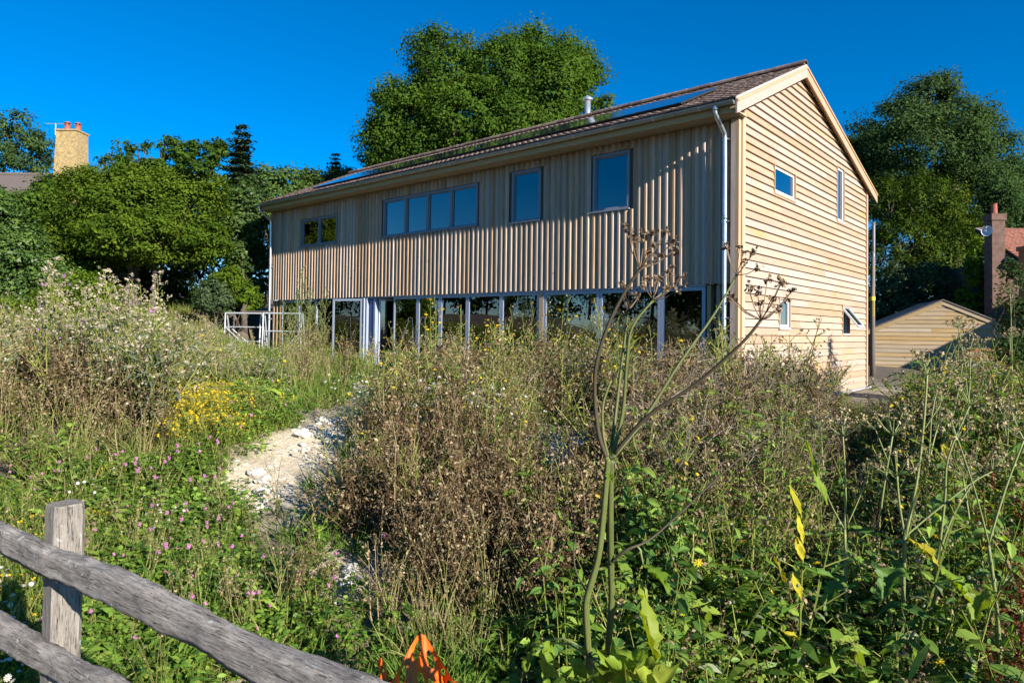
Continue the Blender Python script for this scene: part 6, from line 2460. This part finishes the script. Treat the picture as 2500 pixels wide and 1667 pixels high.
# ------------------------------------------------------------------ neighbour's house behind the hedge at the left
nc = place(164, 380, 38)
ng_ = float(ground_z(nc[0], nc[1]))
nh = empty('neighbour_house', (nc[0], nc[1], ng_), math.atan2(.6577, .7533))
tag(nh, 'old house with yellow brick chimney and grey tiled roof behind the left hedge', 'house')
zt = place(164, 306, 38)[2] - ng_
zr = place(60, 374, 38)[2] - ng_
mb = MB()
w0, w1 = .72, .58
z0 = zr - 3.2
v = [(-w0, -.55, z0), (w0, -.55, z0), (w0, .55, z0), (-w0, .55, z0), (-w1, -.5, zt), (w1, -.5, zt), (w1, .5, zt), (-w1, .5, zt)]
mb.add(v, [(0, 3, 2, 1), (4, 5, 6, 7), (0, 1, 5, 4), (1, 2, 6, 5), (2, 3, 7, 6), (3, 0, 4, 7)])
chim = mb.build('chimney', M_BRICKY, nh)
mb = MB()
mb.box(-w1 - .05, w1 + .05, -.56, .56, zt + .003, zt + .09)
mb.build('cap', M_BRICKY, chim)
for s, hh in ((-.28, .36), (.32, .32)):
    mb = MB()
    mb.tube([(s, 0, zt + .09), (s, 0, zt + .09 + hh * .8), (s, 0, zt + .09 + hh)], [.17, .145, .17], 14)
    for k in range(4):
        an = k * math.pi / 2 + .5
        mb.box(s + math.cos(an) * .12 - .035, s + math.cos(an) * .12 + .035, math.sin(an) * .12 - .035, math.sin(an) * .12 + .035, zt + .09 + hh, zt + .2 + hh)
    mb.tube([(s, 0, zt + .2 + hh), (s, 0, zt + .28 + hh)], [.18, .09], 14)
    mb.build('chimney_pot', M_TERRA, chim)
mb = MB()
mb.box(-9, .6, .2, 6, 0, zr - 2.6)
mb.build('wall', M_BRICKY, nh)
mb = MB()
mb.prism([(-9.4, -.4, zr - 2.75), (-9.4, 3.1, zr), (-9.4, 6.6, zr - 2.75), (-9.4, 6.4, zr - 2.9), (-9.4, 3.1, zr - .15), (-9.4, -.2, zr - 2.9)], (10.4, 0, 0))
mb.build('roof', M_ROOFG, nh)
mb = MB()
for k in range(28):
    mb.tube([(-9.4 + k * .37, 3.1, zr + .01), (-9.4 + k * .37 + .36, 3.1, zr + .01)], [.13, .12], 8)
mb.build('ridge_tiles', M_ROOFG, nh)
# aerial
mb = MB()
ax = -.95
ztop = zt + .55
mb.tube([(ax, 0, zt - 1.0), (ax, 0, ztop)], .025, 6)
mb.tube([(ax - .6, 0, ztop - .02), (ax + .45, 0, ztop - .02)], .012, 5)
for k in range(9):
    xx = ax - .58 + k * .125
    mb.tube([(xx, -.12, ztop - .02), (xx, .12, ztop - .02)], .008, 4)
mb.build('aerial', M_STEEL, nh)

# ------------------------------------------------------------------ chalk lumps
def lump_mesh(seed):
    r = np.random.default_rng(seed)
    mb = MB()
    st_ = pr.getstate()
    ball(mb, (0, 0, 0), 1.0, 0, 9, 6, .22, .6)
    V = np.array(mb.v)
    V += r.normal(size=V.shape) * .05
    return np_mesh_mixed('chalk_lump', V, mb.f, M_CHALK)
def np_mesh_mixed(name, V, F, mat):
    me = bpy.data.meshes.new(name)
    me.from_pydata([tuple(map(float, v)) for v in V], [], F)
    me.materials.append(mat)
    me.update()
    return me
LM = [lump_mesh(s) for s in range(4)]
rnd = random.Random(31)
spots = [(885, 858, 17.2, .16), (905, 855, 17.4, .22), (930, 860, 17.3, .14), (870, 868, 16.6, .1), (915, 872, 16.4, .12)]
for i, (vx, vy, b, s) in enumerate(spots):
    a = (vx - 1176) / KV * b
    x, y = W2(a, b)
    o = link('chalk_lump', LM[i % 4], None, (x, y, float(ground_z(x, y)) + s * .25))
    o.scale = (s, s * .8, s * .8)
    o.rotation_euler = (rnd.uniform(-.3, .3), rnd.uniform(-.3, .3), rnd.uniform(0, 6))
    tag(o, 'white chalk lump on the bare ground before the glazed doors', 'stone', 'chalk lumps before the doors')
n = 0
for (v0, v1, b0, b1, cnt) in ((540, 660, 5.6, 6.4, 26), (640, 800, 6.4, 7.8, 26), (1230, 1390, 6.3, 7.8, 16), (780, 860, 4.3, 4.8, 5), (780, 950, 2.9, 3.5, 10), (540, 760, 3.2, 3.9, 10)):
    for k in range(cnt):
        b = rnd.uniform(b0, b1)
        vx = rnd.uniform(v0, v1)
        a = (vx - 1176) / KV * b
        x, y = W2(a, b)
        s = rnd.choice((.02, .03, .03, .045, .06, .08))
        o = link('chalk_lump', LM[n % 4], None, (x, y, float(ground_z(x, y)) + s * .2))
        n += 1
        o.scale = (s * rnd.uniform(.8, 1.3), s, s * .8)
        o.rotation_euler = (rnd.uniform(-.4, .4), rnd.uniform(-.4, .4), rnd.uniform(0, 6))
        tag(o, 'small chalk lump scattered on the bare bank among the weeds', 'stone', 'chalk lumps on the bank')
